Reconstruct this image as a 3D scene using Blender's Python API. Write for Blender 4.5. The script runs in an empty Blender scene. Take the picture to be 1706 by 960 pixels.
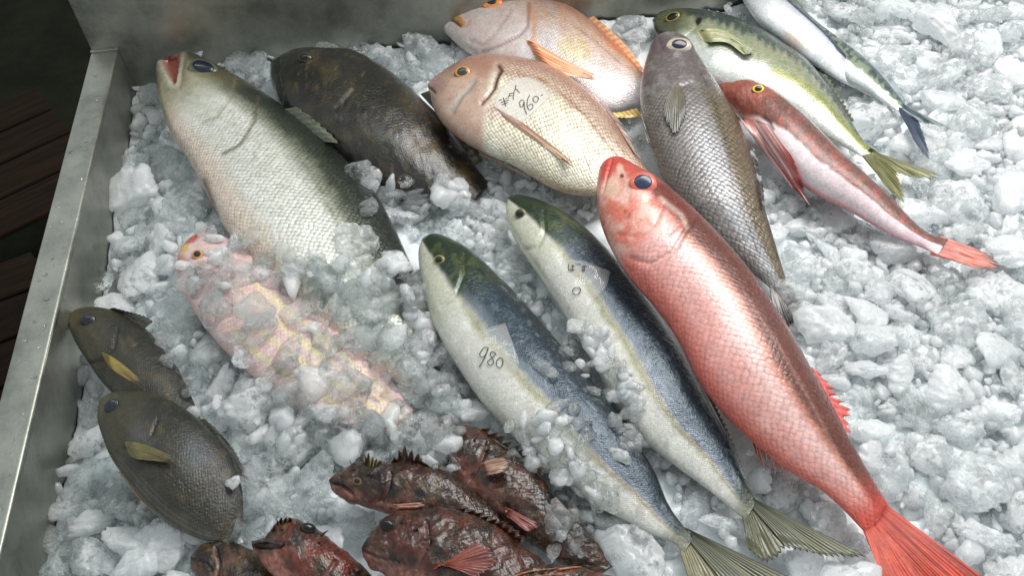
import bpy, math, random
import numpy as np
from mathutils import Vector, Matrix
from mathutils.bvhtree import BVHTree

# ------------------------------------------------------------------ camera, world, lamps
SC = bpy.context.scene
COL = SC.collection
F = 1500.0                                   # focal length in photo pixels (photo is 1706 x 960)
def rotm(t, y, r):
    ct, st, cy, sy, cr, sr = math.cos(t), math.sin(t), math.cos(y), math.sin(y), math.cos(r), math.sin(r)
    return (np.array([[cy,-sy,0],[sy,cy,0],[0,0,1]]) @ np.array([[1,0,0],[0,ct,-st],[0,st,ct]])
            @ np.array([[cr,-sr,0],[sr,cr,0],[0,0,1]]))
RM = rotm(math.radians(40), math.radians(-6), math.radians(-3))
CP = RM @ np.array([0, 0, .9])
cam = bpy.data.cameras.new('camera')
cam.sensor_width = 36; cam.lens = 36 * F / 1706; cam.clip_start = .02; cam.clip_end = 50
co = bpy.data.objects.new('camera', cam); COL.objects.link(co)
co.matrix_world = Matrix([list(RM[i]) + [CP[i]] for i in range(3)] + [[0,0,0,1]])
SC.camera = co

w = bpy.data.worlds.new('World'); SC.world = w; w.use_nodes = True
w.node_tree.nodes['Background'].inputs[0].default_value = (.86, .94, .96, 1)
w.node_tree.nodes['Background'].inputs[1].default_value = .70
def area(name, loc, tgt, sx, sy, power, col):
    l = bpy.data.lights.new(name, 'AREA'); l.shape = 'RECTANGLE'; l.size = sx; l.size_y = sy
    l.energy = power; l.color = col
    o = bpy.data.objects.new(name, l); COL.objects.link(o); o.location = loc
    o.rotation_euler = (Vector(tgt) - Vector(loc)).to_track_quat('-Z', 'Y').to_euler()
area('ceiling_lamp', (.62, .42, 1.05), (.30, .05, 0), .85, .48, 19, (1, .985, .96))
area('ceiling_lamp', (-.25, .9, 1.9), (-.1, .1, 0), 1.2, .12, 5, (.93, 1, .96))
SC.view_settings.view_transform = 'Standard'; SC.view_settings.look = 'None'
SC.view_settings.exposure = 0; SC.view_settings.gamma = 1
SC.cycles.max_bounces = 14; SC.cycles.transmission_bounces = 11; SC.cycles.diffuse_bounces = 4
SC.cycles.glossy_bounces = 4; SC.cycles.transparent_max_bounces = 16
SC.cycles.sample_clamp_indirect = 14

# ------------------------------------------------------------------ maths
rs = np.random.RandomState(7); random.seed(7)
def un(p, z):
    """photo pixel(s) -> point(s) on the level plane z"""
    p = np.asarray(p, float); z = np.asarray(z, float)
    d = np.stack([p[..., 0] - 853, 480 - p[..., 1], np.full(p.shape[:-1], -F)], -1) @ RM.T
    return CP + d * ((z - CP[2]) / d[..., 2])[..., None]
def pr(q):
    c = (np.asarray(q, float) - CP) @ RM
    return np.stack([853 - F * c[..., 0] / c[..., 2], 480 + F * c[..., 1] / c[..., 2]], -1)
def lin(r, g, b):
    c = np.array([r, g, b]) / 255.0
    return np.where(c <= .04045, c / 12.92, ((c + .055) / 1.055) ** 2.4)
def ss(a, b, x):
    t = np.clip((x - a) / (b - a), 0, 1); return t * t * (3 - 2 * t)
def mix(a, b, m):
    m = np.asarray(m)[..., None]; return a * (1 - m) + b * m
TAB = np.random.RandomState(3).rand(256, 256)
def vn(x, y, seed=0):
    x = x + seed * 17.3; y = y + seed * 9.7
    xi = np.floor(x).astype(int); yi = np.floor(y).astype(int); fx = x - xi; fy = y - yi
    fx = fx * fx * (3 - 2 * fx); fy = fy * fy * (3 - 2 * fy)
    g = lambda a, b: TAB[a & 255, b & 255]
    return (g(xi, yi) * (1 - fx) + g(xi + 1, yi) * fx) * (1 - fy) + (g(xi, yi + 1) * (1 - fx) + g(xi + 1, yi + 1) * fx) * fy
def fbm(Q, s, o=4, seed=0, sy=None):
    x, y = Q[..., 0] / s, Q[..., 1] / (sy or s); v = 0; a = .5; n = 0
    for k in range(o):
        v = v + a * vn(x * 2 ** k, y * 2 ** k, seed + k); n += a; a *= .55
    return v / n
def dpoly(P, pts):
    pts = np.array(pts, float); best = np.full(P.shape[:-1], 1e9)
    for a, b in zip(pts[:-1], pts[1:]):
        ab = b - a; t = np.clip(((P - a) @ ab) / (ab @ ab + 1e-9), 0, 1)
        best = np.minimum(best, np.linalg.norm(P - a - t[..., None] * ab, axis=-1))
    return best
def line(P, pts, wd):
    return np.exp(-(dpoly(P, pts) / wd) ** 2)
def blob(P, cx, cy, rx, ry, ang=0, soft=.35):
    a = math.radians(ang); x = P[..., 0] - cx; y = P[..., 1] - cy
    u = (x * math.cos(a) + y * math.sin(a)) / rx; v = (-x * math.sin(a) + y * math.cos(a)) / ry
    return 1 - ss(1 - soft, 1 + soft, np.hypot(u, v))
def spline(pts, n):
    p = np.array(pts, float); m = len(p)
    if m == 2: return p[0] + (p[1] - p[0]) * np.linspace(0, 1, n)[:, None]
    e = np.vstack([2 * p[0] - p[1], p, 2 * p[-1] - p[-2]])
    t = np.linspace(0, m - 1 - 1e-9, n); i = t.astype(int); f = (t - i)[:, None]
    a, b, c, d = e[i], e[i+1], e[i+2], e[i+3]
    return .5 * (2*b + (c-a)*f + (2*a-5*b+4*c-d)*f**2 + (3*b-a-3*c+d)*f**3)
def arc(pts, n):
    s = spline(pts, 400); L = np.r_[0, np.cumsum(np.linalg.norm(np.diff(s, axis=0), axis=1))]
    return np.stack([np.interp(np.linspace(0, L[-1], n), L, s[:, k]) for k in range(s.shape[1])], 1)

# ------------------------------------------------------------------ scene helpers
def thing(name, label, cat, loc, group=None):
    o = bpy.data.objects.new(name, None); COL.objects.link(o); o.location = loc
    o.empty_display_size = .02
    o['label'] = label; o['category'] = cat
    if group: o['group'] = group
    return o
def mesh_obj(name, V, faces, mat, parent=None, attrs=None, uv=None, smooth=True):
    V = np.asarray(V, np.float32)
    if parent is not None:
        q = parent; off = np.zeros(3)
        while q is not None: off = off + np.array(q.location); q = q.parent
        V = V - off.astype(np.float32)
    me = bpy.data.meshes.new(name)
    if isinstance(faces, np.ndarray):
        k = faces.shape[1]; n = len(faces)
        me.vertices.add(len(V)); me.vertices.foreach_set('co', V.ravel())
        me.loops.add(n * k); me.loops.foreach_set('vertex_index', faces.ravel().astype(np.int32))
        me.polygons.add(n); me.polygons.foreach_set('loop_start', np.arange(0, n * k, k, dtype=np.int32))
        me.update(calc_edges=True)
    else:
        me.from_pydata(V.tolist(), [], faces)
    for k, a in (attrs or {}).items():
        at = me.color_attributes.new(k, 'FLOAT_COLOR', 'POINT')
        at.data.foreach_set('color', np.c_[a, np.ones(len(a))].astype(np.float32).ravel())
    if uv is not None:
        at = me.attributes.new('sc', 'FLOAT_VECTOR', 'POINT')
        at.data.foreach_set('vector', np.c_[uv, np.zeros(len(uv))].astype(np.float32).ravel())
    if smooth: me.polygons.foreach_set('use_smooth', np.ones(len(me.polygons), bool))
    me.materials.append(mat)
    o = bpy.data.objects.new(name, me); COL.objects.link(o)
    if parent is not None: o.parent = parent
    return o
def box(x0, x1, y0, y1, z0, z1, b=.001):
    V = np.array([[x, y, z] for x in (x0, x1) for y in (y0, y1) for z in (z0, z1)], float)
    Fc = [(0,1,3,2), (4,6,7,5), (0,4,5,1), (2,3,7,6), (0,2,6,4), (1,5,7,3)]
    return V, Fc
def boxes_obj(name, L, mat, parent=None, bevel=.0015):
    V = []; Fc = []
    for bx in L:
        v, f = box(*bx); k = len(V); V += v.tolist(); Fc += [tuple(i + k for i in q) for q in f]
    o = mesh_obj(name, V, Fc, mat, parent, smooth=False)
    if bevel:
        m = o.modifiers.new('b', 'BEVEL'); m.width = bevel; m.segments = 2; m.limit_method = 'ANGLE'
    return o

# ------------------------------------------------------------------ materials
def new_mat(name):
    m = bpy.data.materials.new(name); m.use_nodes = True
    nt = m.node_tree; return m, nt, nt.nodes['Principled BSDF']
def N(nt, t, **k):
    n = nt.nodes.new(t)
    for a, b in k.items(): setattr(n, a, b)
    return n
def mth(nt, op, a, b=None, c=None):
    n = N(nt, 'ShaderNodeMath', operation=op)
    for i, x in enumerate((a, b, c)):
        if x is None: continue
        if isinstance(x, (int, float)): n.inputs[i].default_value = x
        else: nt.links.new(x, n.inputs[i])
    return n.outputs[0]
def ramp(nt, fac, stops):
    r = N(nt, 'ShaderNodeValToRGB'); nt.links.new(fac, r.inputs[0])
    while len(r.color_ramp.elements) < len(stops): r.color_ramp.elements.new(.5)
    for e, (p, c) in zip(r.color_ramp.elements, stops):
        e.position = p; e.color = (*c, 1) if len(c) == 3 else c
    return r.outputs[0]
def fish_material():
    m, nt, b = new_mat('wet_fish_skin'); L = nt.links.new
    pig = N(nt, 'ShaderNodeAttribute', attribute_name='pig')
    msk = N(nt, 'ShaderNodeAttribute', attribute_name='msk')
    sc = N(nt, 'ShaderNodeAttribute', attribute_name='sc')
    sep = N(nt, 'ShaderNodeSeparateColor'); L(msk.outputs['Color'], sep.inputs[0])
    vo = N(nt, 'ShaderNodeTexVoronoi', voronoi_dimensions='2D'); vo.inputs['Randomness'].default_value = .30
    wn = N(nt, 'ShaderNodeTexNoise', noise_dimensions='2D'); L(sc.outputs['Vector'], wn.inputs['Vector']); wn.inputs['Scale'].default_value = .22; wn.inputs['Detail'].default_value = 3
    ws = N(nt, 'ShaderNodeVectorMath', operation='SCALE'); L(wn.outputs['Color'], ws.inputs[0]); ws.inputs['Scale'].default_value = 1.1
    wa = N(nt, 'ShaderNodeVectorMath', operation='ADD'); L(sc.outputs['Vector'], wa.inputs[0]); L(ws.outputs[0], wa.inputs[1])
    vo.inputs['Scale'].default_value = 1; L(wa.outputs[0], vo.inputs['Vector'])
    sub = N(nt, 'ShaderNodeVectorMath', operation='SUBTRACT'); L(wa.outputs[0], sub.inputs[0]); L(vo.outputs['Position'], sub.inputs[1])
    dot = N(nt, 'ShaderNodeVectorMath', operation='DOT_PRODUCT'); L(sub.outputs[0], dot.inputs[0]); dot.inputs[1].default_value = (.7, .7, 0)
    d = vo.outputs['Distance']; vcs = N(nt, 'ShaderNodeSeparateColor'); L(vo.outputs['Color'], vcs.inputs[0])
    tilt = mth(nt, 'MULTIPLY', dot.outputs['Value'], 1.0)          # scales lift towards the tail
    edge = mth(nt, 'MULTIPLY', d, d)
    hgt = mth(nt, 'SUBTRACT', mth(nt, 'MULTIPLY', tilt, .9), mth(nt, 'MULTIPLY', edge, 1.3))
    pat = N(nt, 'ShaderNodeTexNoise', noise_dimensions='2D'); L(sc.outputs['Vector'], pat.inputs['Vector']); pat.inputs['Scale'].default_value = .09; pat.inputs['Detail'].default_value = 3
    sst = mth(nt, 'MULTIPLY', sep.outputs[0], mth(nt, 'ADD', .15, mth(nt, 'MULTIPLY', pat.outputs[0], 1.5)))
    hgt = mth(nt, 'MULTIPLY', hgt, sst)
    tc = N(nt, 'ShaderNodeTexCoord')
    n1 = N(nt, 'ShaderNodeTexNoise'); L(tc.outputs['Object'], n1.inputs['Vector']); n1.inputs['Scale'].default_value = 420; n1.inputs['Detail'].default_value = 5
    n2 = N(nt, 'ShaderNodeTexNoise'); L(tc.outputs['Object'], n2.inputs['Vector']); n2.inputs['Scale'].default_value = 110; n2.inputs['Detail'].default_value = 4
    # pigment: darker scale margin, pale scale centre, fine mottling
    cen = mth(nt, 'ADD', mth(nt, 'SUBTRACT', .30, mth(nt, 'SUBTRACT', mth(nt, 'MULTIPLY', edge, 1.3), mth(nt, 'MULTIPLY', tilt, .5))), mth(nt, 'MULTIPLY', mth(nt, 'SUBTRACT', vcs.outputs[0], .5), .32))
    gain = mth(nt, 'ADD', 1, mth(nt, 'MULTIPLY', mth(nt, 'MULTIPLY', cen, sst), .95))
    gain = mth(nt, 'MULTIPLY', gain, mth(nt, 'ADD', .62, mth(nt, 'MULTIPLY', n1.outputs[0], .76)))
    gain = mth(nt, 'MULTIPLY', gain, mth(nt, 'ADD', .8, mth(nt, 'MULTIPLY', n2.outputs[0], .4)))
    vm = N(nt, 'ShaderNodeVectorMath', operation='SCALE'); L(pig.outputs['Color'], vm.inputs[0]); L(gain, vm.inputs['Scale'])
    L(vm.outputs[0], b.inputs['Base Color'])
    L(sep.outputs[1], b.inputs['Metallic'])
    rg = mth(nt, 'ADD', sep.outputs[2], mth(nt, 'MULTIPLY', mth(nt, 'SUBTRACT', n2.outputs[0], .5), .35))
    L(rg, b.inputs['Roughness'])
    b.inputs['Specular IOR Level'].default_value = .3
    b.inputs['Coat Weight'].default_value = .75; b.inputs['Coat Roughness'].default_value = .06; b.inputs['Coat IOR'].default_value = 1.33
    b1 = N(nt, 'ShaderNodeBump'); b1.inputs['Strength'].default_value = .6; b1.inputs['Distance'].default_value = .0011; L(hgt, b1.inputs['Height'])
    b2 = N(nt, 'ShaderNodeBump'); b2.inputs['Strength'].default_value = .35; b2.inputs['Distance'].default_value = .0007
    L(n1.outputs[0], b2.inputs['Height']); L(b1.outputs[0], b2.inputs['Normal'])
    L(b2.outputs[0], b.inputs['Normal'])
    n3 = N(nt, 'ShaderNodeTexNoise'); L(tc.outputs['Object'], n3.inputs['Vector']); n3.inputs['Scale'].default_value = 210; n3.inputs['Detail'].default_value = 6
    b3 = N(nt, 'ShaderNodeBump'); b3.inputs['Strength'].default_value = 1; b3.inputs['Distance'].default_value = .0016
    L(n3.outputs[0], b3.inputs['Height']); L(b2.outputs[0], b3.inputs['Normal']); L(b3.outputs[0], b.inputs['Coat Normal'])
    return m
def fin_material():
    m, nt, b = new_mat('fin_membrane'); L = nt.links.new
    pig = N(nt, 'ShaderNodeAttribute', attribute_name='pig'); tc = N(nt, 'ShaderNodeTexCoord')
    n1 = N(nt, 'ShaderNodeTexNoise'); L(tc.outputs['Object'], n1.inputs['Vector']); n1.inputs['Scale'].default_value = 350; n1.inputs['Detail'].default_value = 4
    g = mth(nt, 'ADD', .7, mth(nt, 'MULTIPLY', n1.outputs[0], .6))
    vm = N(nt, 'ShaderNodeVectorMath', operation='SCALE'); L(pig.outputs['Color'], vm.inputs[0]); L(g, vm.inputs['Scale'])
    L(vm.outputs[0], b.inputs['Base Color']); b.inputs['Roughness'].default_value = .38
    b.inputs['Coat Weight'].default_value = .35; b.inputs['Coat Roughness'].default_value = .15
    bp = N(nt, 'ShaderNodeBump'); bp.inputs['Strength'].default_value = .4; bp.inputs['Distance'].default_value = .0006; L(n1.outputs[0], bp.inputs['Height']); L(bp.outputs[0], b.inputs['Normal'])
    return m
def eye_material():
    m, nt, b = new_mat('fish_eye'); L = nt.links.new
    pig = N(nt, 'ShaderNodeAttribute', attribute_name='pig'); L(pig.outputs['Color'], b.inputs['Base Color'])
    b.inputs['Roughness'].default_value = .25; b.inputs['Coat Weight'].default_value = .3; b.inputs['Coat Roughness'].default_value = .05; b.inputs['Specular IOR Level'].default_value = .25
    return m
def ice_material(name, lo, hi, rough, white, thin):
    """wet ice: clear glassy parts, milky light-scattering parts and white fracture veins"""
    m, nt, b = new_mat(name); L = nt.links.new
    geo = N(nt, 'ShaderNodeNewGeometry'); oi = N(nt, 'ShaderNodeObjectInfo')
    add = N(nt, 'ShaderNodeVectorMath', operation='ADD'); L(geo.outputs['Position'], add.inputs[0]); L(oi.outputs['Random'], add.inputs[1])
    def noise(sc, de, ro=.6, ds=0.):
        n = N(nt, 'ShaderNodeTexNoise'); L(add.outputs[0], n.inputs['Vector']); n.inputs['Scale'].default_value = sc; n.inputs['Detail'].default_value = de; n.inputs['Roughness'].default_value = ro; n.inputs['Distortion'].default_value = ds
        return n.outputs[0]
    n1, n2, n3, n4 = noise(45, 4), noise(120, 5, .58, .4), noise(520, 4), noise(90, 3, .6, 1.5)
    vein = mth(nt, 'SUBTRACT', 1, mth(nt, 'MULTIPLY', mth(nt, 'ABSOLUTE', mth(nt, 'SUBTRACT', n4, .5)), 26))
    vein = mth(nt, 'MULTIPLY', mth(nt, 'MAXIMUM', vein, 0), .16)
    c = mth(nt, 'ADD', mth(nt, 'MULTIPLY', n1, .5), mth(nt, 'MULTIPLY', n2, .5))
    c = mth(nt, 'ADD', c, mth(nt, 'MULTIPLY', mth(nt, 'SUBTRACT', geo.outputs['Random Per Island'], .5), .25))
    c = mth(nt, 'ADD', c, mth(nt, 'MULTIPLY', mth(nt, 'SUBTRACT', oi.outputs['Random'], .5), .25))
    mr = N(nt, 'ShaderNodeMapRange'); L(c, mr.inputs[0])
    mr.inputs[1].default_value = .70; mr.inputs[2].default_value = .62; mr.inputs[3].default_value = lo; mr.inputs[4].default_value = hi
    cl = mth(nt, 'MINIMUM', mth(nt, 'ADD', mr.outputs[0], vein), 1)
    b1 = N(nt, 'ShaderNodeBump'); b1.inputs['Strength'].default_value = .5; b1.inputs['Distance'].default_value = .0013; L(n2, b1.inputs['Height'])
    b2 = N(nt, 'ShaderNodeBump'); b2.inputs['Strength'].default_value = .4; b2.inputs['Distance'].default_value = .0007; L(n3, b2.inputs['Height']); L(b1.outputs[0], b2.inputs['Normal'])
    b.inputs['Base Color'].default_value = (.98, .995, .995, 1); b.inputs['Transmission Weight'].default_value = 1
    b.inputs['Roughness'].default_value = rough; b.inputs['IOR'].default_value = 1.31; L(b2.outputs[0], b.inputs['Normal'])
    w1 = N(nt, 'ShaderNodeBsdfPrincipled'); w1.inputs['Base Color'].default_value = (*white, 1); w1.inputs['Roughness'].default_value = .22; w1.inputs['IOR'].default_value = 1.31
    w1.inputs['Coat Weight'].default_value = 1; w1.inputs['Coat Roughness'].default_value = .05; w1.inputs['Coat IOR'].default_value = 1.4
    L(b1.outputs[0], w1.inputs['Normal']); L(b2.outputs[0], w1.inputs['Coat Normal'])
    w1.inputs['Subsurface Weight'].default_value = 1; w1.inputs['Subsurface Radius'].default_value = (1, 1.05, 1.1); w1.inputs['Subsurface Scale'].default_value = .008
    tr = N(nt, 'ShaderNodeBsdfTranslucent'); tr.inputs[0].default_value = (*white, 1); L(b1.outputs[0], tr.inputs['Normal'])
    mx = N(nt, 'ShaderNodeMixShader'); mx.inputs[0].default_value = .45; L(w1.outputs[0], mx.inputs[1]); L(tr.outputs[0], mx.inputs[2])
    tp = N(nt, 'ShaderNodeBsdfTransparent'); tp.inputs[0].default_value = (.97, .99, .99, 1)
    gl = N(nt, 'ShaderNodeMixShader'); gl.inputs[0].default_value = thin; L(b.outputs[0], gl.inputs[1]); L(tp.outputs[0], gl.inputs[2])
    fin = N(nt, 'ShaderNodeMixShader'); L(cl, fin.inputs[0]); L(gl.outputs[0], fin.inputs[1]); L(mx.outputs[0], fin.inputs[2])
    out = nt.nodes['Material Output']; L(fin.outputs[0], out.inputs['Surface'])
    return m
def steel_material():
    m, nt, b = new_mat('brushed_steel'); L = nt.links.new
    tc = N(nt, 'ShaderNodeTexCoord'); mp = N(nt, 'ShaderNodeMapping'); L(tc.outputs['Object'], mp.inputs[0]); mp.inputs['Scale'].default_value = (120, 9, 120)
    n1 = N(nt, 'ShaderNodeTexNoise'); L(mp.outputs[0], n1.inputs['Vector']); n1.inputs['Scale'].default_value = 3; n1.inputs['Detail'].default_value = 6
    n2 = N(nt, 'ShaderNodeTexNoise'); L(tc.outputs['Object'], n2.inputs['Vector']); n2.inputs['Scale'].default_value = 14; n2.inputs['Detail'].default_value = 8; n2.inputs['Roughness'].default_value = .7
    n3 = N(nt, 'ShaderNodeTexNoise'); L(tc.outputs['Object'], n3.inputs['Vector']); n3.inputs['Scale'].default_value = 160; n3.inputs['Detail'].default_value = 3
    c = ramp(nt, n2.outputs[0], [(.28, (.17, .175, .15)), (.5, (.33, .335, .295)), (.72, (.45, .445, .39))])
    spot = ramp(nt, n3.outputs[0], [(.72, (1, 1, 1)), (.78, (.6, .57, .5))])
    mx = N(nt, 'ShaderNodeMix', data_type='RGBA', blend_type='MULTIPLY'); mx.inputs[0].default_value = 1
    L(c, mx.inputs[6]); L(spot, mx.inputs[7]); L(mx.outputs[2], b.inputs['Base Color'])
    b.inputs['Metallic'].default_value = .9
    L(mth(nt, 'ADD', .28, mth(nt, 'MULTIPLY', n2.outputs[0], .28)), b.inputs['Roughness'])
    bp = N(nt, 'ShaderNodeBump'); bp.inputs['Strength'].default_value = .15; bp.inputs['Distance'].default_value = .0006; L(n1.outputs[0], bp.inputs['Height'])
    bq = N(nt, 'ShaderNodeBump'); bq.inputs['Strength'].default_value = .3; bq.inputs['Distance'].default_value = .004; L(n2.outputs[0], bq.inputs['Height']); L(bp.outputs[0], bq.inputs['Normal'])
    L(bq.outputs[0], b.inputs['Normal'])
    return m
def noise_mat(name, c0, c1, scale, rough, stretch=(1, 1, 1), bump=.3, dist=.003):
    m, nt, b = new_mat(name); L = nt.links.new
    b.inputs['Specular IOR Level'].default_value = .15 if rough > .8 else .5
    tc = N(nt, 'ShaderNodeTexCoord'); mp = N(nt, 'ShaderNodeMapping'); L(tc.outputs['Object'], mp.inputs[0]); mp.inputs['Scale'].default_value = stretch
    n1 = N(nt, 'ShaderNodeTexNoise'); L(mp.outputs[0], n1.inputs['Vector']); n1.inputs['Scale'].default_value = scale; n1.inputs['Detail'].default_value = 8; n1.inputs['Roughness'].default_value = .65
    L(ramp(nt, n1.outputs[0], [(.3, c0), (.7, c1)]), b.inputs['Base Color'])
    b.inputs['Roughness'].default_value = rough
    bp = N(nt, 'ShaderNodeBump'); bp.inputs['Strength'].default_value = bump; bp.inputs['Distance'].default_value = dist; L(n1.outputs[0], bp.inputs['Height']); L(bp.outputs[0], b.inputs['Normal'])
    return m
SKIN = fish_material(); FIN = fin_material(); EYE = eye_material(); STEEL = steel_material()
ICE_CLEAR = ice_material('clear_ice', .0, .20, .015, (.90, .94, .94), .35)
ICE_CLOUD = ice_material('cloudy_ice', .24, .72, .03, (.96, .975, .99), .35)
INK, _nt, _b = new_mat('marker_ink'); _b.inputs['Base Color'].default_value = (.012, .012, .015, 1); _b.inputs['Roughness'].default_value = .4
def film_material(name, alpha):
    m, nt, b = new_mat(name)
    b.inputs['Base Color'].default_value = (.80, .77, .73, 1); b.inputs['Roughness'].default_value = .22
    b.inputs['Transmission Weight'].default_value = 0; b.inputs['Alpha'].default_value = alpha
    b.inputs['Coat Weight'].default_value = .8
    return m
FILM = film_material('price_film', .30); FILM2 = film_material('thin_price_film', .13)

# ------------------------------------------------------------------ the tray and what is round it
XL, YB, RZ = -.428, .430, .045
XR = .80
tray = thing('ice_tray', 'brushed stainless steel tray holding the crushed ice and all the fish', 'tray', (0, 0, -.12))
boxes_obj('back_wall', [(XL - .032, XR, YB, YB + .004, -.12, .30)], STEEL, tray)
boxes_obj('side_wall', [(XL - .002, XL, -.75, YB - .001, -.12, RZ - .002)], STEEL, tray, .0005)
boxes_obj('outer_wall', [(XL - .0315, XL - .0295, -.75, YB - .001, -.12, RZ - .002)], STEEL, tray, .0005)
boxes_obj('tray_floor', [(XL, XR, -.75, YB, -.125, -.12)], STEEL, tray, 0)
boxes_obj('far_side_wall', [(XR, XR + .032, -.75, YB + .004, -.12, .0)], STEEL, tray)
# the rim: a folded lip with a bright rounded inner edge and a weld bead at its far end
def rim():
    n = 120; ys = np.linspace(-.75, YB - .0005, n); prof = []
    for a in np.linspace(0, math.pi / 2, 7): prof.append((XL - .0025 + .0025 * math.sin(a) * 1.0, RZ - .0025 + .0025 * math.cos(a)))
    prof = prof[::-1]
    prof = [(XL, RZ - .006)] + prof + [(XL - .016, RZ - .0004)]
    for a in np.linspace(0, math.pi / 2, 6): prof.append((XL - .0295 - .0025 * math.sin(a), RZ - .0025 + .0025 * math.cos(a)))
    prof.append((XL - .032, RZ - .02)); prof.append((XL - .0295, RZ - .02)); prof.append((XL - .0295, RZ - .004)); prof.append((XL - .003, RZ - .006))
    k = len(prof); V = []
    for j, y in enumerate(ys):
        wob = .0004 * math.sin(y * 31) + .0003 * math.sin(y * 83 + 1)
        for x, z in prof: V.append((x + wob * .5, y, z + wob))
    Fc = [(j * k + i, j * k + (i + 1) % k, (j + 1) * k + (i + 1) % k, (j + 1) * k + i) for j in range(n - 1) for i in range(k)]
    Fc += [tuple(range(k))[::-1], tuple((n - 1) * k + i for i in range(k))]
    return mesh_obj('rim', V, Fc, STEEL, tray)
rim()
wb = []
for i in range(26):
    t = i / 25
    wb.append((XL - .031 + .031 * t - .0012, XL - .031 + .031 * t + .0012, YB - .0045, YB + .0002, RZ - .001, RZ + .0012 + .0006 * random.random()))
boxes_obj('weld_bead', wb, STEEL, tray, .0006)
# water drops lying on the steel
DROP, _nt, _b = new_mat('water'); _b.inputs['Base Color'].default_value = (1, 1, 1, 1); _b.inputs['Roughness'].default_value = .02
_b.inputs['Transmission Weight'].default_value = 1; _b.inputs['IOR'].default_value = 1.33
def icosphere(lv):
    import bmesh
    bm = bmesh.new(); bmesh.ops.create_icosphere(bm, subdivisions=lv, radius=1)
    V = np.array([v.co[:] for v in bm.verts]); Fc = np.array([[v.index for v in f.verts] for f in bm.faces]); bm.free()
    return V, Fc
IV2, IF2 = icosphere(2); IV3, IF3 = icosphere(3); IV4, IF4 = icosphere(5)
V = []; Fc = []; k = 0
for i in range(46):
    y = random.uniform(-.25, YB - .02); x = XL - random.uniform(.003, .028); r = random.choice([.0007, .001, .0014, .002])
    v = IV2 * [r * random.uniform(.8, 1.5), r * random.uniform(.8, 1.5), r * .45] + [x, y, RZ + .0002]
    V.append(v); Fc.append(IF2 + k); k += len(v)
for i in range(60):
    x = random.uniform(-.1, .62); z = random.uniform(.04, .2); r = random.choice([.0007, .001, .0016])
    v = IV2 * [r, r * .4, r * random.uniform(1, 1.8)] + [x, YB - .0002, z]
    V.append(v); Fc.append(IF2 + k); k += len(v)
dr = mesh_obj('water_drops', np.vstack(V), np.vstack(Fc), DROP, tray); dr['kind'] = 'stuff'

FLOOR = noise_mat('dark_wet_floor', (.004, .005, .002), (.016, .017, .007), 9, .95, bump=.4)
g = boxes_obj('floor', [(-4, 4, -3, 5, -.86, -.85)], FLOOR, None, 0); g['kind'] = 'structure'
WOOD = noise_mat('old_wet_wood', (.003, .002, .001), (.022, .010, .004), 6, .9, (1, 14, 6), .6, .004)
def crate(label, corner, zt, ang, L1, L2, H, nb):
    c = un(corner, zt); t = thing('wooden_crate', label, 'crate', (c[0], c[1], zt - H))
    t.rotation_euler = (0, 0, math.radians(ang))
    def lb(name, L):
        V = []; Fc = []
        for bx in L:
            v, f = box(*bx); k = len(V); V += v.tolist(); Fc += [tuple(i + k for i in q) for q in f]
        me = bpy.data.meshes.new(name); me.from_pydata(V, [], Fc); me.materials.append(WOOD)
        o = bpy.data.objects.new(name, me); COL.objects.link(o); o.parent = t
        m = o.modifiers.new('b', 'BEVEL'); m.width = .003; m.segments = 2
    hb = H / nb
    for j in range(nb):
        lb('side_board', [(-L1, 0, -.012, 0, j * hb + .004, (j + 1) * hb - .004)])
        lb('side_board', [(-.012, 0, -L2, -.0125, j * hb + .004, (j + 1) * hb - .004)])
    lb('top_board', [(-L1, -.001, -L2 + i * L2 / 4 + .003, -L2 + (i + 1) * L2 / 4 - .003, H + .001, H + .013) for i in range(4)])
    return t
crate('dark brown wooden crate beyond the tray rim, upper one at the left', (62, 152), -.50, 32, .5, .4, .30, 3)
crate('dark brown wooden crate beyond the tray rim, lower one at the left', (58, 425), -.42, 20, .5, .36, .34, 3)

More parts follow.
